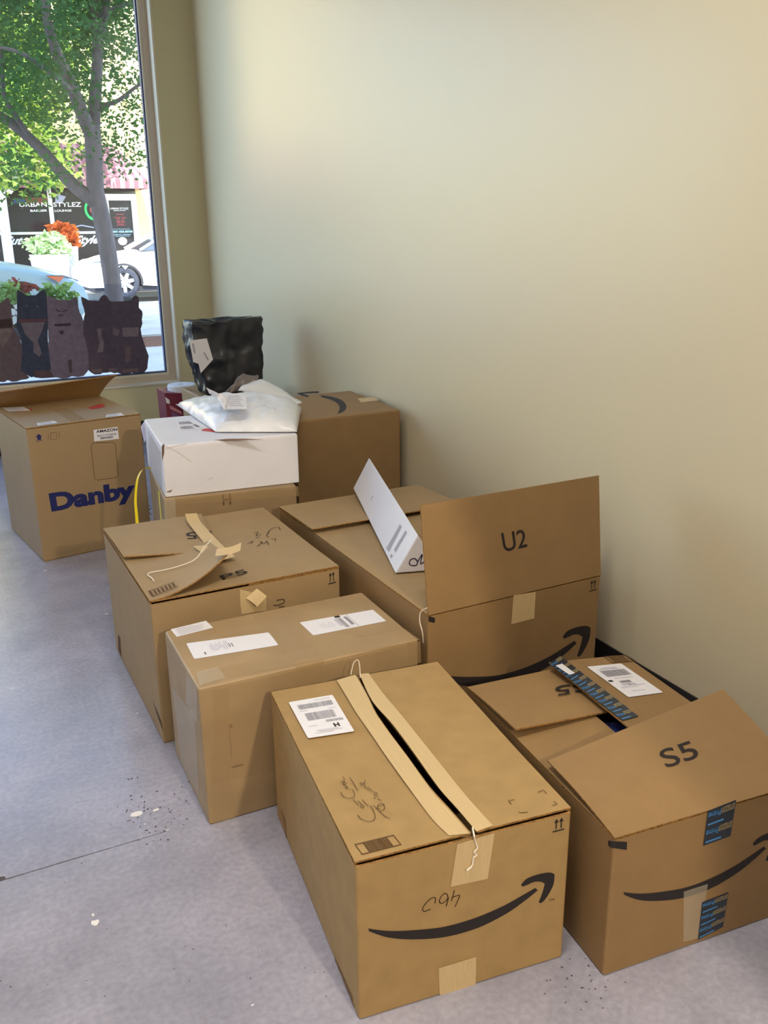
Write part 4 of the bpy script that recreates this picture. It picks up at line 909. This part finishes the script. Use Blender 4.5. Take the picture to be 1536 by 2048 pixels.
for i, (nm, col, pts) in enumerate(CATS):
    co = plate('printed_cat', z3(pts), ccol('cat_%d' % i, *col), cat, cy_+(.0 if i % 2 else .0004), label=nm+' cat')
    for j, (pc, pp) in enumerate(pats[i]): plate('fur_patch', z3(pp), ccol('cat_%d_%d' % (i, j), *pc), co, cy_-.0008-.0001*j, .0006)

# =================================================================== OUTSIDE
ASPH = mat('asphalt', lin(186, 188, 194), .8, noise_amt=.12, noise_scale=3, bump=.1, bump_scale=60)
CONC = mat('pavement_concrete', lin(200, 202, 206), .8, noise_amt=.1, noise_scale=2.4, bump=.1, bump_scale=30)
MULCH = mat('bark_mulch', lin(120, 78, 66), .95, noise_amt=.5, noise_scale=22, bump=.8, bump_scale=24)
mb = MB(); mb.box((-14, FY+.25, -.2), (16, 11.85, -.012)); mb.box((3.6, 11.85, -.2), (16, 13.3, -.012)); mb.box((-14, 11.85, -.2), (-6, 13.3, -.012)); o = struct('sidewalk', mb, CONC)
mb = MB(); mb.box((-6, 11.85, -.2), (3.6, 13.15, -.03)); struct('ground_bed', mb, MULCH)
mb = MB(); mb.box((-6, 13.15, -.2), (3.6, 13.3, -.0)); struct('curb', mb, CONC)
mb = MB(); mb.box((-14, 13.3, -.35), (16, 21.6, -.1)); struct('street', mb, ASPH)
mb = MB(); mb.box((-14, 21.6, -.3), (16, 24.5, .02)); struct('sidewalk_far', mb, CONC)
# ---- shop across the street
BY = 24.5
WALLY = mat('yellow_stucco', lin(232, 204, 150), .9, noise_amt=.04, noise_scale=2)
PINK = mat('awning_pink', lin(172, 124, 128), .8); PINK2 = mat('awning_mauve', lin(132, 84, 94), .8)
WF = mat('white_frame', lin(235, 236, 240), .5); DK = mat('dark_glass', lin(38, 40, 50), .12, spec=.6); SIGN = mat('black_panel', lin(30, 28, 36), .35)
WTXT = mat('white_vinyl', lin(240, 240, 244), .5); RTXT = mat('red_vinyl', lin(210, 90, 100), .5); BTXT = mat('blue_vinyl', lin(170, 220, 240), .5); GTXT = mat('green_vinyl', lin(30, 190, 90), .5)
Q = lambda px, py, y=BY: aty(px, py, y)
shop = thing('shop_building', 'sunlit yellow shop across the street with black barber windows and pink awning', 'building', (4, BY, 0))
gx = lambda px, py: Q(px, py).x
gz = lambda px, py: Q(px, py).z
xdl, xdr = gx(206, 450), gx(274, 430); xw0, xw1 = gx(17, 430)-.15, gx(203, 450)
zs0, zm, ztp = 0.3, gz(100, 466), gz(150, 372)
mb = MB(); yb0, yb1 = BY+.06, BY+.5
mb.box((xdr, yb0-.1, 0), (14, yb1, 9)); mb.box((-8, yb0, ztp+.25), (xdr, yb1, 9)); mb.box((-8, yb0, 0), (xdr, yb1, ztp+.25)); mb.build('shop_wall', WALLY, shop)
# pier beside the door, hanging columns
c0x, c1x = gx(-4, 430), gx(15, 430)
mb = MB(); mb.box((c0x, BY-.25, 0), (c1x, BY+.05, ztp+.3)); mb.build('white_column', WF, shop)
mb = MB(); mb.box((-8, BY, zm+.03), (xw1, BY+.05, ztp)); mb.build('window_glazing', DK, shop)
mb = MB(); mb.box((-8, BY, .15), (xw1, BY+.05, zm-.03)); mb.build('sign_panel', SIGN, shop)
mb = MB(); mb.box((-8, BY-.03, zm-.03), (xw1, BY+.05, zm+.03)); mu = gx(102, 420); mb.box((mu-.05, BY-.03, zm), (mu+.05, BY+.05, ztp)); mb.box((-8, BY-.03, .02), (xw1, BY+.05, .15)); mb.box((xw1-.02, BY-.03, 0), (xw1+.06, BY+.05, ztp)); mb.build('window_mullion', WF, shop)
fW = Face(V((-8, BY-.004, 0)), V((14, BY-.004, 0)), V((14, BY-.004, 6)), V((-8, BY-.004, 6)))
r2 = lambda L: [(a*.2865, 320+b*.2865) for a, b in L]
for q_, t_, b_ in (([(135, 327), (328, 327), (326, 295), (133, 297)], 'URBAN', .02), ([(372, 327), (568, 327), (566, 294), (370, 296)], 'STYLEZ', .02), ([(212, 362), (330, 360), (330, 345), (210, 347)], 'BARBER', .03), ([(380, 362), (500, 360), (498, 345), (380, 347)], 'LOUNGE', .03)):
    k = Ink(fW, .012); k.text(r2(q_), t_, 0, bold=b_); k.build('window_lettering', WTXT, shop)
for q_, t_ in (([(20, 592), (160, 592), (163, 530), (25, 532)], 'Cut'), ([(225, 592), (420, 592), (420, 525), (235, 525)], 'Shave'), ([(516, 605), (690, 600), (695, 525), (525, 527)], 'Style')):
    k = Ink(fW, .012); k.text(r2(q_), t_, 0, bold=.03, shear=.4); k.build('panel_lettering', WTXT, shop)
st_ = []
for i in range(10):
    a = math.pi/2+i*math.pi/5; r_ = 15 if i % 2 == 0 else 6.5; st_.append((195+r_*math.cos(a), 565-r_*math.sin(a)))
k = Ink(fW, .012); k.poly(r2(st_)[::-1]); k.build('panel_star', RED, shop)
k = Ink(fW, .006); k.poly(r2([(100, 268), (175, 268), (175, 300), (90, 305)]), 0); k.poly(r2([(178, 262), (330, 258), (332, 300), (180, 300)]), 1); k.poly(r2([(388, 235), (460, 255), (430, 305), (385, 300)]), 2)
k.poly(r2([(480, 470), (570, 452), (655, 468), (655, 475), (570, 460), (480, 477)]), 2)
k.each('window_picture', [mat('pic_blue', lin(50, 80, 130), .3), mat('pic_rust', lin(130, 70, 62), .3), mat('pic_pale', lin(170, 180, 215), .3)], shop)
mb = MB(); rc = Q(187, 419, BY-.03); 
for a, b, m_ in ((.22, .165, 0),):
    vs = []
    for i in range(24):
        t = 2*math.pi*i/24; vs += [rc+V((a*math.cos(t), 0, a*1.2*math.sin(t))), rc+V((b*math.cos(t), 0, b*1.2*math.sin(t)))]
    mb.add(vs, [(2*i, (2*i+2) % 48, (2*i+3) % 48, 2*i+1) for i in range(24)], 0)
for i in range(1): mb.add([rc+V(((.09*math.cos(t*.7)), .002, .11*math.sin(t*.7))) for t in range(9)], [tuple(range(9))], 1)
mb.build('round_sign', [mat('neon_green', lin(30, 190, 90), .5, emit=((.05, .7, .2), .8)), mat('neon_red', lin(220, 60, 50), .5, emit=((.8, .08, .05), .8))], shop)
# door
xg0, xg1 = gx(216, 402), gx(261, 402); zd = gz(240, 401); zh_ = gz(240, 388)
mb = MB(); mb.box((xdl, BY-.06, 0), (xg0, BY+.05, zh_)); mb.box((xg1, BY-.06, 0), (xdr, BY+.05, zh_)); mb.box((xg0, BY-.06, zd), (xg1, BY+.05, zh_)); mb.box((xg0, BY-.06, 0), (xg1, BY+.05, .2))
dr_ = mb.build('shop_door', WF, shop)
mb = MB(); mb.box((xg0, BY-.02, .2), (xg1, BY+.05, zd)); mb.build('door_glass', SIGN, dr_)
mb = MB(); mb.box((xdl, BY-.02, zh_), (xdr, BY+.05, ztp+.25)); mb.build('transom_glass', DK, shop)
fD2 = Face(V((xg0, BY-.022, .2)), V((xg1, BY-.022, .2)), V((xg1, BY-.022, zd)), V((xg0, BY-.022, zd))); k = Ink(fD2, .004); rd = lambda L: [(140+a*.15625, 320+b*.15625) for a, b in L]
k.text(rd([(515, 632), (750, 632), (748, 608), (512, 610)]), 'URBAN STYLEZ', 0, bold=.02); k.text(rd([(560, 654), (710, 652), (708, 640), (558, 641)]), 'BARBER LOUNGE', 0, bold=.02)
k.build('door_lettering', [WTXT, RTXT, BTXT], dr_); k = Ink(fD2, .004)
for i, (a, b, y, s) in enumerate(((590, 690, 702, 'HOURS'), (565, 725, 742, 'Monday - Friday'), (590, 700, 760, '10AM - 7PM'), (598, 695, 786, 'Saturday'), (596, 700, 802, '9AM - 6PM'), (605, 690, 826, 'Sunday'), (600, 710, 842, 'by appointment'))): k.text(rd([(a, y), (b, y), (b, y-14), (a, y-14)]), s, 1, bold=.02)
k.build('door_lettering', [WTXT, RTXT, BTXT], dr_); k = Ink(fD2, .004); k.text(rd([(530, 893), (770, 890), (770, 877), (530, 880)]), 'www.urbanstylez.com', 2, bold=.02); k.text(rd([(540, 932), (802, 928), (800, 900), (538, 905)]), '407.426.8338', 2, bold=.04)
k.text(rd([(560, 962), (778, 958), (778, 945), (558, 948)]), 'walk-ins welcome', 2, bold=.02); k.text(rd([(582, 982), (765, 978), (765, 967), (580, 970)]), 'appointments', 2, bold=.02)
k.build('door_lettering', [WTXT, RTXT, BTXT], dr_)
c_ = fD2.uv(*rd([(673, 1038)])[0]); k = Ink(fD2, .004); k.poly([(c_[0]+.2*math.cos(t*.4), c_[1]+.052*math.sin(t*.4)) for t in range(16)], uv=True); k.build('door_sticker', WTXT, dr_)
# awning: striped slope and fascia
ya = BY-1.1; xa1 = aty(297, 362, ya).x; za0, za1 = aty(260, 377, ya).z, aty(260, 358, ya).z; zsl = za1+.85; mb = MB(); x = -8.0; i = 0
while x < xa1:
    x2 = min(x+.11, xa1); m_ = i % 2; xs, xs2 = min(x, xa1-.55), min(x2, xa1-.55)
    mb.add([V((x, ya, za0)), V((x2, ya, za0)), V((x2, ya, za1)), V((x, ya, za1))], [(0, 1, 2, 3)], m_)
    mb.add([V((x, ya, za1)), V((x2, ya, za1)), V((xs2, BY, zsl)), V((xs, BY, zsl))], [(0, 1, 2, 3)], m_)
    x = x2; i += 1
mb.add([V((xa1, ya, za0)), V((xa1, BY, za0)), V((xa1, BY, za1)), V((xa1, ya, za1))], [(0, 1, 2, 3)], 1); mb.add([V((xa1, ya, za1)), V((xa1, BY, za1)), V((xa1-.55, BY, zsl))], [(0, 1, 2)], 0)
mb.build('awning', [PINK, PINK2], shop)

# ---- cars (mesh built in car space: +x forward, then placed)
def car(root, ox, oy, oz, facing, paint, amber=True, sc=1.0):
    L = 4.5; hw = .88; fx, rx = 1.38, -1.32; wr = .325
    T_ = lambda x, y, z: V((ox+facing*x*sc, oy+facing*y*sc, oz+z*sc))
    def arc(cx, r): return [(cx+r*math.cos(math.radians(a)), .33+r*math.sin(math.radians(a))) for a in range(190, -11, -20)]
    low = [(-2.2, .3)]+[(x, z) for x, z in arc(rx, .39)]+[(.0, .2)]+[(x, z) for x, z in arc(fx, .39)]+[(2.12, .24)]
    upp = [(2.22, .34), (2.25, .5), (2.2, .62), (2.08, .74), (1.7, .86), (1.3, .94), (.85, 1.0), (.6, 1.02), (-.5, 1.02), (-1.4, 1.04), (-1.95, 1.02), (-2.2, .95), (-2.25, .7), (-2.25, .45)]
    prof = low+upp; n = len(prof); cols = [(-1, .0), (-.97, .35), (-.88, .75), (-.6, .95), (0, 1), (.6, .95), (.88, .75), (.97, .35), (1, 0)]
    vs = []
    for yy_, k_ in cols:
        for i, (x, z) in enumerate(prof):
            e = 1-k_; nx = x-(.42*e*e*max(0, (x-1.3)/.95) if x > 1.3 else -.28*e*e*max(0, (-x-1.5)/.75)); zz = z-(.12*e if (z > .7) else 0); ax_ = yy_*hw*(1-.03*(z > .8))
            vs.append(T_(nx, ax_, zz))
    fs = [(j*n+i, j*n+(i+1) % n, (j+1)*n+(i+1) % n, (j+1)*n+i) for j in range(len(cols)-1) for i in range(n)]
    fs += [tuple(range(n)), tuple(range(8*n, 9*n))[::-1]]
    o = obj('car_body', vs, fs, paint, root, smooth=True)
    me = o.data; bm_ = bmesh.new(); bm_.from_mesh(me); bmesh.ops.recalc_face_normals(bm_, faces=bm_.faces); bm_.to_mesh(me); bm_.free()
    es = o.modifiers.new('e', 'EDGE_SPLIT'); es.split_angle = math.radians(38)
    # cabin
    cab = [(.98, .97), (.2, 1.38), (-.2, 1.44), (-.8, 1.42), (-1.75, 1.02)]; mb = MB(); m2 = len(cab)
    ys = ((-.78, 0), (.78, 0)); vs = [T_(x, s*(.8-.17*(z-.97)/.45), z) for s in (-1, 1) for x, z in cab]
    mb.add(vs, [(i, i+1, m2+i+1, m2+i) for i in range(m2-1)]+[tuple(range(m2)), tuple(range(m2, 2*m2))[::-1]]); mb.build('cabin_glass', mat('car_glass', lin(62, 70, 80), .08, spec=.8), root)
    mb = MB(); rp_ = [(.24, 1.372), (-.2, 1.452), (-.85, 1.43)]; vs = [T_(x, s*.66, z+.012) for s in (-1, 1) for x, z in rp_]
    mb.add(vs, [(0, 1, 4, 3), (1, 2, 5, 4)]); 
    for s in (-1, 1):
        for a, b in (((.98, .99), (.22, 1.39)), ((-.35, 1.02), (-.4, 1.44)), ((-.8, 1.43), (-1.8, 1.03))):
            mb.tube([T_(a[0], s*(.81-.17*(a[1]-.97)/.45), a[1]), T_(b[0], s*(.81-.17*(b[1]-.97)/.45), b[1])], .03*sc, 6)
        mb.tube([T_(.22, s*.65, 1.385), T_(-.2, s*.64, 1.45), T_(-.85, s*.645, 1.425)], .03*sc, 6)
    mb.build('car_roof', paint, root)
    TY = mat('tyre', lin(58, 60, 72), .8); RM = mat('wheel_rim', lin(214, 216, 222), .35, metal=.3); DKM = mat('wheel_dark', lin(52, 50, 56), .7)
    for wx in (fx, rx):
        for s in (-1, 1):
            mb = MB(); N_ = 32; pr2 = [(.2, .1), (.235, .11), (.29, .115), (.322, .09), (.33, .05), (.33, -.08), (.2, -.09)]
            for r, dpt in pr2:
                for i in range(N_): a = 2*math.pi*i/N_; mb.v.append(T_(wx+r*math.cos(a), s*(hw-.13+dpt), .33+r*math.sin(a)))
            for j in range(len(pr2)-1):
                for i in range(N_): mb.f.append((j*N_+i, j*N_+(i+1) % N_, (j+1)*N_+(i+1) % N_, (j+1)*N_+i)); mb.m.append(0)
            wo = mb.build('wheel', TY, root, smooth=False)
            mb = MB(); yo = s*(hw-.04); ring2 = [(.235, 0), (.205, .004)]
            b0_ = len(mb.v)
            for r, dd in ring2:
                for i in range(N_): a = 2*math.pi*i/N_; mb.v.append(T_(wx+r*math.cos(a), yo+s*dd, .33+r*math.sin(a)))
            for i in range(N_): mb.f.append((i, (i+1) % N_, N_+(i+1) % N_, N_+i)); mb.m.append(0)
            for sp in range(7):
                a = 2*math.pi*sp/7+.2; t_ = V((-math.sin(a), 0, math.cos(a))); r_ = V((math.cos(a), 0, math.sin(a)))
                q4 = [r_*.05-t_*.045, r_*.05+t_*.045, r_*.215+t_*.03, r_*.215-t_*.03]
                mb.add([T_(wx+p.x, yo+s*.012, .33+p.z) for p in q4]+[T_(wx+p.x, yo-s*.02, .33+p.z) for p in q4], [(0, 1, 2, 3), (4, 7, 6, 5), (0, 4, 5, 1), (1, 5, 6, 2), (2, 6, 7, 3), (3, 7, 4, 0)], 0)
            mb.add([T_(wx+.07*math.cos(i*.4), yo+s*.018, .33+.07*math.sin(i*.4)) for i in range(16)], [tuple(range(16))], 0)
            mb.build('rim', RM, wo)
            mb = MB(); mb.add([T_(wx+.22*math.cos(i*.2618), yo-s*.03, .33+.22*math.sin(i*.2618)) for i in range(24)], [tuple(range(24))]); mb.build('brake_disc', DKM, wo)
            mb = MB(); NA = 18
            for r in (.355, .40):
                for i in range(NA+1): a = math.radians(-8+196*i/NA); mb.v.append(T_(wx+r*math.cos(a), s*(hw+.001), .33+r*math.sin(a)))
            mb.f = [(i, i+1, NA+2+i, NA+1+i) for i in range(NA)]; mb.m = [0]*NA; mb.build('wheel_arch', DKM, root)
    for s in (-1, 1):
        pts = [(2.1, .52, .6), (2.13, .52, .7), (1.9, .8, .78), (1.68, .872, .79), (1.82, .868, .68), (2.0, .74, .6)]
        mb = MB(); c0 = [T_(x+.03, s*(y+.012), z) for x, y, z in pts]; mb.add(c0, [tuple(range(6))]); hl = mb.build('headlight', mat('lamp_lens', lin(150, 164, 176), .1, spec=.8), root)
        if not amber: continue
        mb = MB(); mb.add([T_(x+.03, s*(y+.02), z) for x, y, z in ((1.84, .845, .7), (1.92, .8, .765), (1.68, .875, .785))], [(0, 1, 2)]); mb.build('indicator', mat('amber_lens', lin(235, 110, 50), .2), hl)
    mb = MB(); mb.hexa([T_(x, y, z) for z in (.13, .24) for x, y in ((-2.1, -.8), (2.0, -.8), (2.0, .8), (-2.1, .8))]); mb.build('underbody', mat('black_plastic', lin(44, 44, 54), .7), root)
# white car across the street, nose pointing up-street
hub = aty(250, 565, 20.0-.0); wc = thing('car', 'white sedan parked across the street with seven-spoke wheels', 'car', (hub.x+1.38, 20.9, -.1), 0)
car(wc, hub.x+1.38, 20.9, hub.z-.335, -1, mat('white_paintwork', lin(238, 238, 240), .25, spec=.5), False)
nose = aty(165, 590, 14.0); bc = thing('car', 'pale blue sedan parked at the near curb behind the cat display', 'car', (nose.x-2.2, 14.35, -.1), 0)
car(bc, nose.x-2.42, 14.5, -.02, 1, mat('pale_blue_paintwork', lin(178, 200, 212), .25, spec=.5), sc=1.1)

# ---- trees
BARK = mat('grey_bark', lin(112, 102, 106), .9, noise_amt=.25, noise_scale=5, stretch=(3, 3, .8), bump=.5, bump_scale=14)
LEAF = leaf_mat('maple_leaf', lin(58, 92, 70), lin(96, 140, 70)); LEAF2 = leaf_mat('lit_leaf', lin(128, 160, 78), lin(170, 190, 90))
TY_ = 12.5
def tp(px, py, dy=0): return aty(px, py, TY_+dy)
base = tp(236, 690); tree = thing('street_tree', 'grey-barked street tree forking into three limbs outside the window', 'tree', (base.x, base.y, -.03))
s_ = TY_*1.12/FPX
mb = MB()
def limb(L, r0, r1, dys=None):
    pts = spline([(lambda P: (P.x, P.y, P.z))(tp(a, b, (dys[i] if dys else 0))) for i, (a, b) in enumerate(L)], 5); n = len(pts)
    mb.tube([V(p) for p in pts], [(r0+(r1-r0)*i/(n-1))*s_ for i in range(n)], 10)
limb([(243, 740), (236, 690), (229, 600), (216, 505), (204, 440), (192, 385), (189, 340), (186, 280), (184, 250)], 16, 12.5)
limb([(186, 265), (190, 200), (194, 140), (195, 85), (186, 0), (178, -120), (165, -260)], 11, 5, [0, 0, .1, .2, .3, .5, .7])
limb([(195, 95), (204, 50), (214, 0), (228, -100)], 9, 4, [.2, .2, .2, .2]); limb([(205, 45), (216, 25), (232, 15), (262, 5)], 4, 2, [.2, 0, -.2, -.3])
limb([(187, 275), (172, 245), (152, 195), (135, 150), (114, 108), (97, 50), (88, -20), (70, -160)], 12, 5, [0, -.1, -.2, -.3, -.4, -.5, -.5, -.6])
limb([(150, 192), (120, 160), (80, 130), (40, 105), (0, 95)], 5, 2, [-.2, -.5, -.8, -1, -1.2])
limb([(196, 410), (180, 395), (150, 373), (118, 340), (95, 312), (68, 285), (35, 256), (0, 232), (-60, 200), (-160, 150)], 12, 6, [0, 0, .1, .2, .3, .4, .5, .6, .7, .8])
limb([(60, 275), (30, 230), (8, 190), (5, 130), (-5, 60)], 5, 2, [.4, .4, .3, .2, .1]); limb([(200, 222), (212, 210), (238, 200), (275, 172), (330, 140)], 4.5, 2, [0, -.1, -.2, -.3, -.4]); limb([(186, 215), (175, 207), (160, 203)], 3, 1.5)
mb.build('trunk', BARK, tree, smooth=True)
def leaves(name, clusters, size, m, parent, per=22, rad=.2, seed=1):
    r = random.Random(seed); vs = []; fs = []
    for c in clusters:
        for _ in range(per):
            p = c+V((r.gauss(0, rad), r.gauss(0, rad), r.gauss(0, rad*.7))); a = V((r.gauss(0, 1), r.gauss(0, 1), r.gauss(0, .6))).normalized()
            b = a.cross(V((r.gauss(0, 1), r.gauss(0, 1), r.gauss(0, 1)))).normalized(); s = size*r.uniform(.6, 1.3); i = len(vs)
            vs += [p-a*s, p+b*s*.55, p+a*s, p-b*s*.55]; fs.append((i, i+1, i+2, i+3))
    return obj(name, vs, fs, m, parent)
r = random.Random(11); cl = []
def dens(x, y):
    if x > 205 and y > 60: return .34 if y < 330 else 0
    if y > 330: return .5 if x < 140 and y < 385 and r.random() < .4 else 0
    if 120 < x < 190 and 260 < y < 330: return .25
    if y > 240 and x < 120: return .5
    return .8 if y < 140 else .62
while len(cl) < 900:
    x, y = r.uniform(-160, 420), r.uniform(-330, 390)
    if r.random() < dens(x, y): cl.append(tp(x, y, r.uniform(-.2, 2.2) if r.random() < .82 else r.uniform(-1.5, -.2)))
leaves('foliage', cl, .037, LEAF, tree, 52, .17)
# sunlit tree behind, across the road
bt = thing('street_tree', 'sunlit yellow-green tree showing through the branches across the street', 'tree', (aty(-30, 500, 22.0).x, 22.0, .02))
mb = MB(); bx_ = aty(-30, 500, 22.0).x; mb.tube([(bx_, 22.0, 0), (bx_+.05, 22.0, 2.2), (bx_+.3, 22.5, 4.5), (bx_+.6, 22.5, 7)], [.16, .13, .1, .05], 10); mb.build('trunk', BARK, bt, smooth=True)
cl = []
while len(cl) < 360:
    x, y = r.uniform(-130, 185), r.uniform(-200, 365)
    if x+0.35*max(0, y) < 190 or (y < 365 and y > 300 and x < 130): cl.append(aty(x, y, 22.0+r.uniform(-1.6, 0)))
leaves('foliage', cl, .1, LEAF2, bt, 26, .24, 5)
cl = [aty(12+6*i, 330+9*(j % 6)-i*3, 21.6) for i in range(6) for j in range(5 if i % 2 else 7)]
leaves('hanging_moss', cl, .1, mat('pale_moss', lin(214, 210, 200), .9), bt, 10, .07, 6)
# ---- planting
def bush(name, label, px, py, y, n, rad, size, m, seed, sq=1.0):
    c = aty(px, py, y); t = thing(name, label, 'shrub', (c.x, c.y, .02 if y > 20 else -.03)); rr = random.Random(seed); cl = []
    for _ in range(n):
        v = V((rr.gauss(0, 1), rr.gauss(0, 1), rr.gauss(0, 1))).normalized()*rad*rr.random()**.4; v.z *= sq; cl.append(c+v)
    z0 = .02 if y > 20 else -.03
    b = MB(); b.tube([(c.x, c.y, z0), (c.x, c.y, c.z)], .03, 6); b.build('stem', BARK, t)
    if y > 20:
        zt_ = c.z-rad*sq*.45; b = MB(); N_ = 24; pf = [(.001, z0), (rad*.75, z0), (rad*.95, zt_), (rad*.88, zt_), (rad*.85, zt_-.05), (.001, zt_-.05)]
        for r_, z_ in pf: b.v += [V((c.x+r_*math.cos(2*math.pi*i/N_), c.y+r_*math.sin(2*math.pi*i/N_), z_)) for i in range(N_)]
        b.f = [(j*N_+i, j*N_+(i+1) % N_, (j+1)*N_+(i+1) % N_, (j+1)*N_+i) for j in range(len(pf)-1) for i in range(N_)]; b.m = [0]*len(b.f); b.build('planter', CONC, t)
    leaves('foliage', cl, size, m, t, 12, rad*.14, seed); return t
bush('flowering_shrub', 'pale green rounded shrub in front of the barber window', 97, 496, 21.95, 110, .45, .075, leaf_mat('pale_leaf', lin(200, 222, 180), lin(190, 215, 160)), 3, .66)
bush('croton_shrub', 'red and orange leafed shrub in front of the barber window', 124, 478, 22.9, 60, .36, .09, leaf_mat('red_leaf', lin(214, 100, 62), lin(240, 170, 90)), 4)
bush('bedding_plant', 'low green plant in the bark bed behind the brown cat', 14, 592, 12.4, 40, .24, .04, leaf_mat('bed_leaf', lin(120, 160, 110), lin(140, 170, 90)), 5, .6)
bush('bedding_plant', 'low red-tipped plant in the bark bed behind the black and white cat', 42, 576, 12.9, 24, .18, .035, leaf_mat('bed_red', lin(140, 70, 80), lin(150, 80, 70)), 6, .5)
bush('bedding_plant', 'low green plant in the bark bed behind the pale cat', 112, 593, 12.5, 44, .25, .042, leaf_mat('bed_leaf2', lin(120, 165, 110), lin(140, 170, 90)), 7, .6)
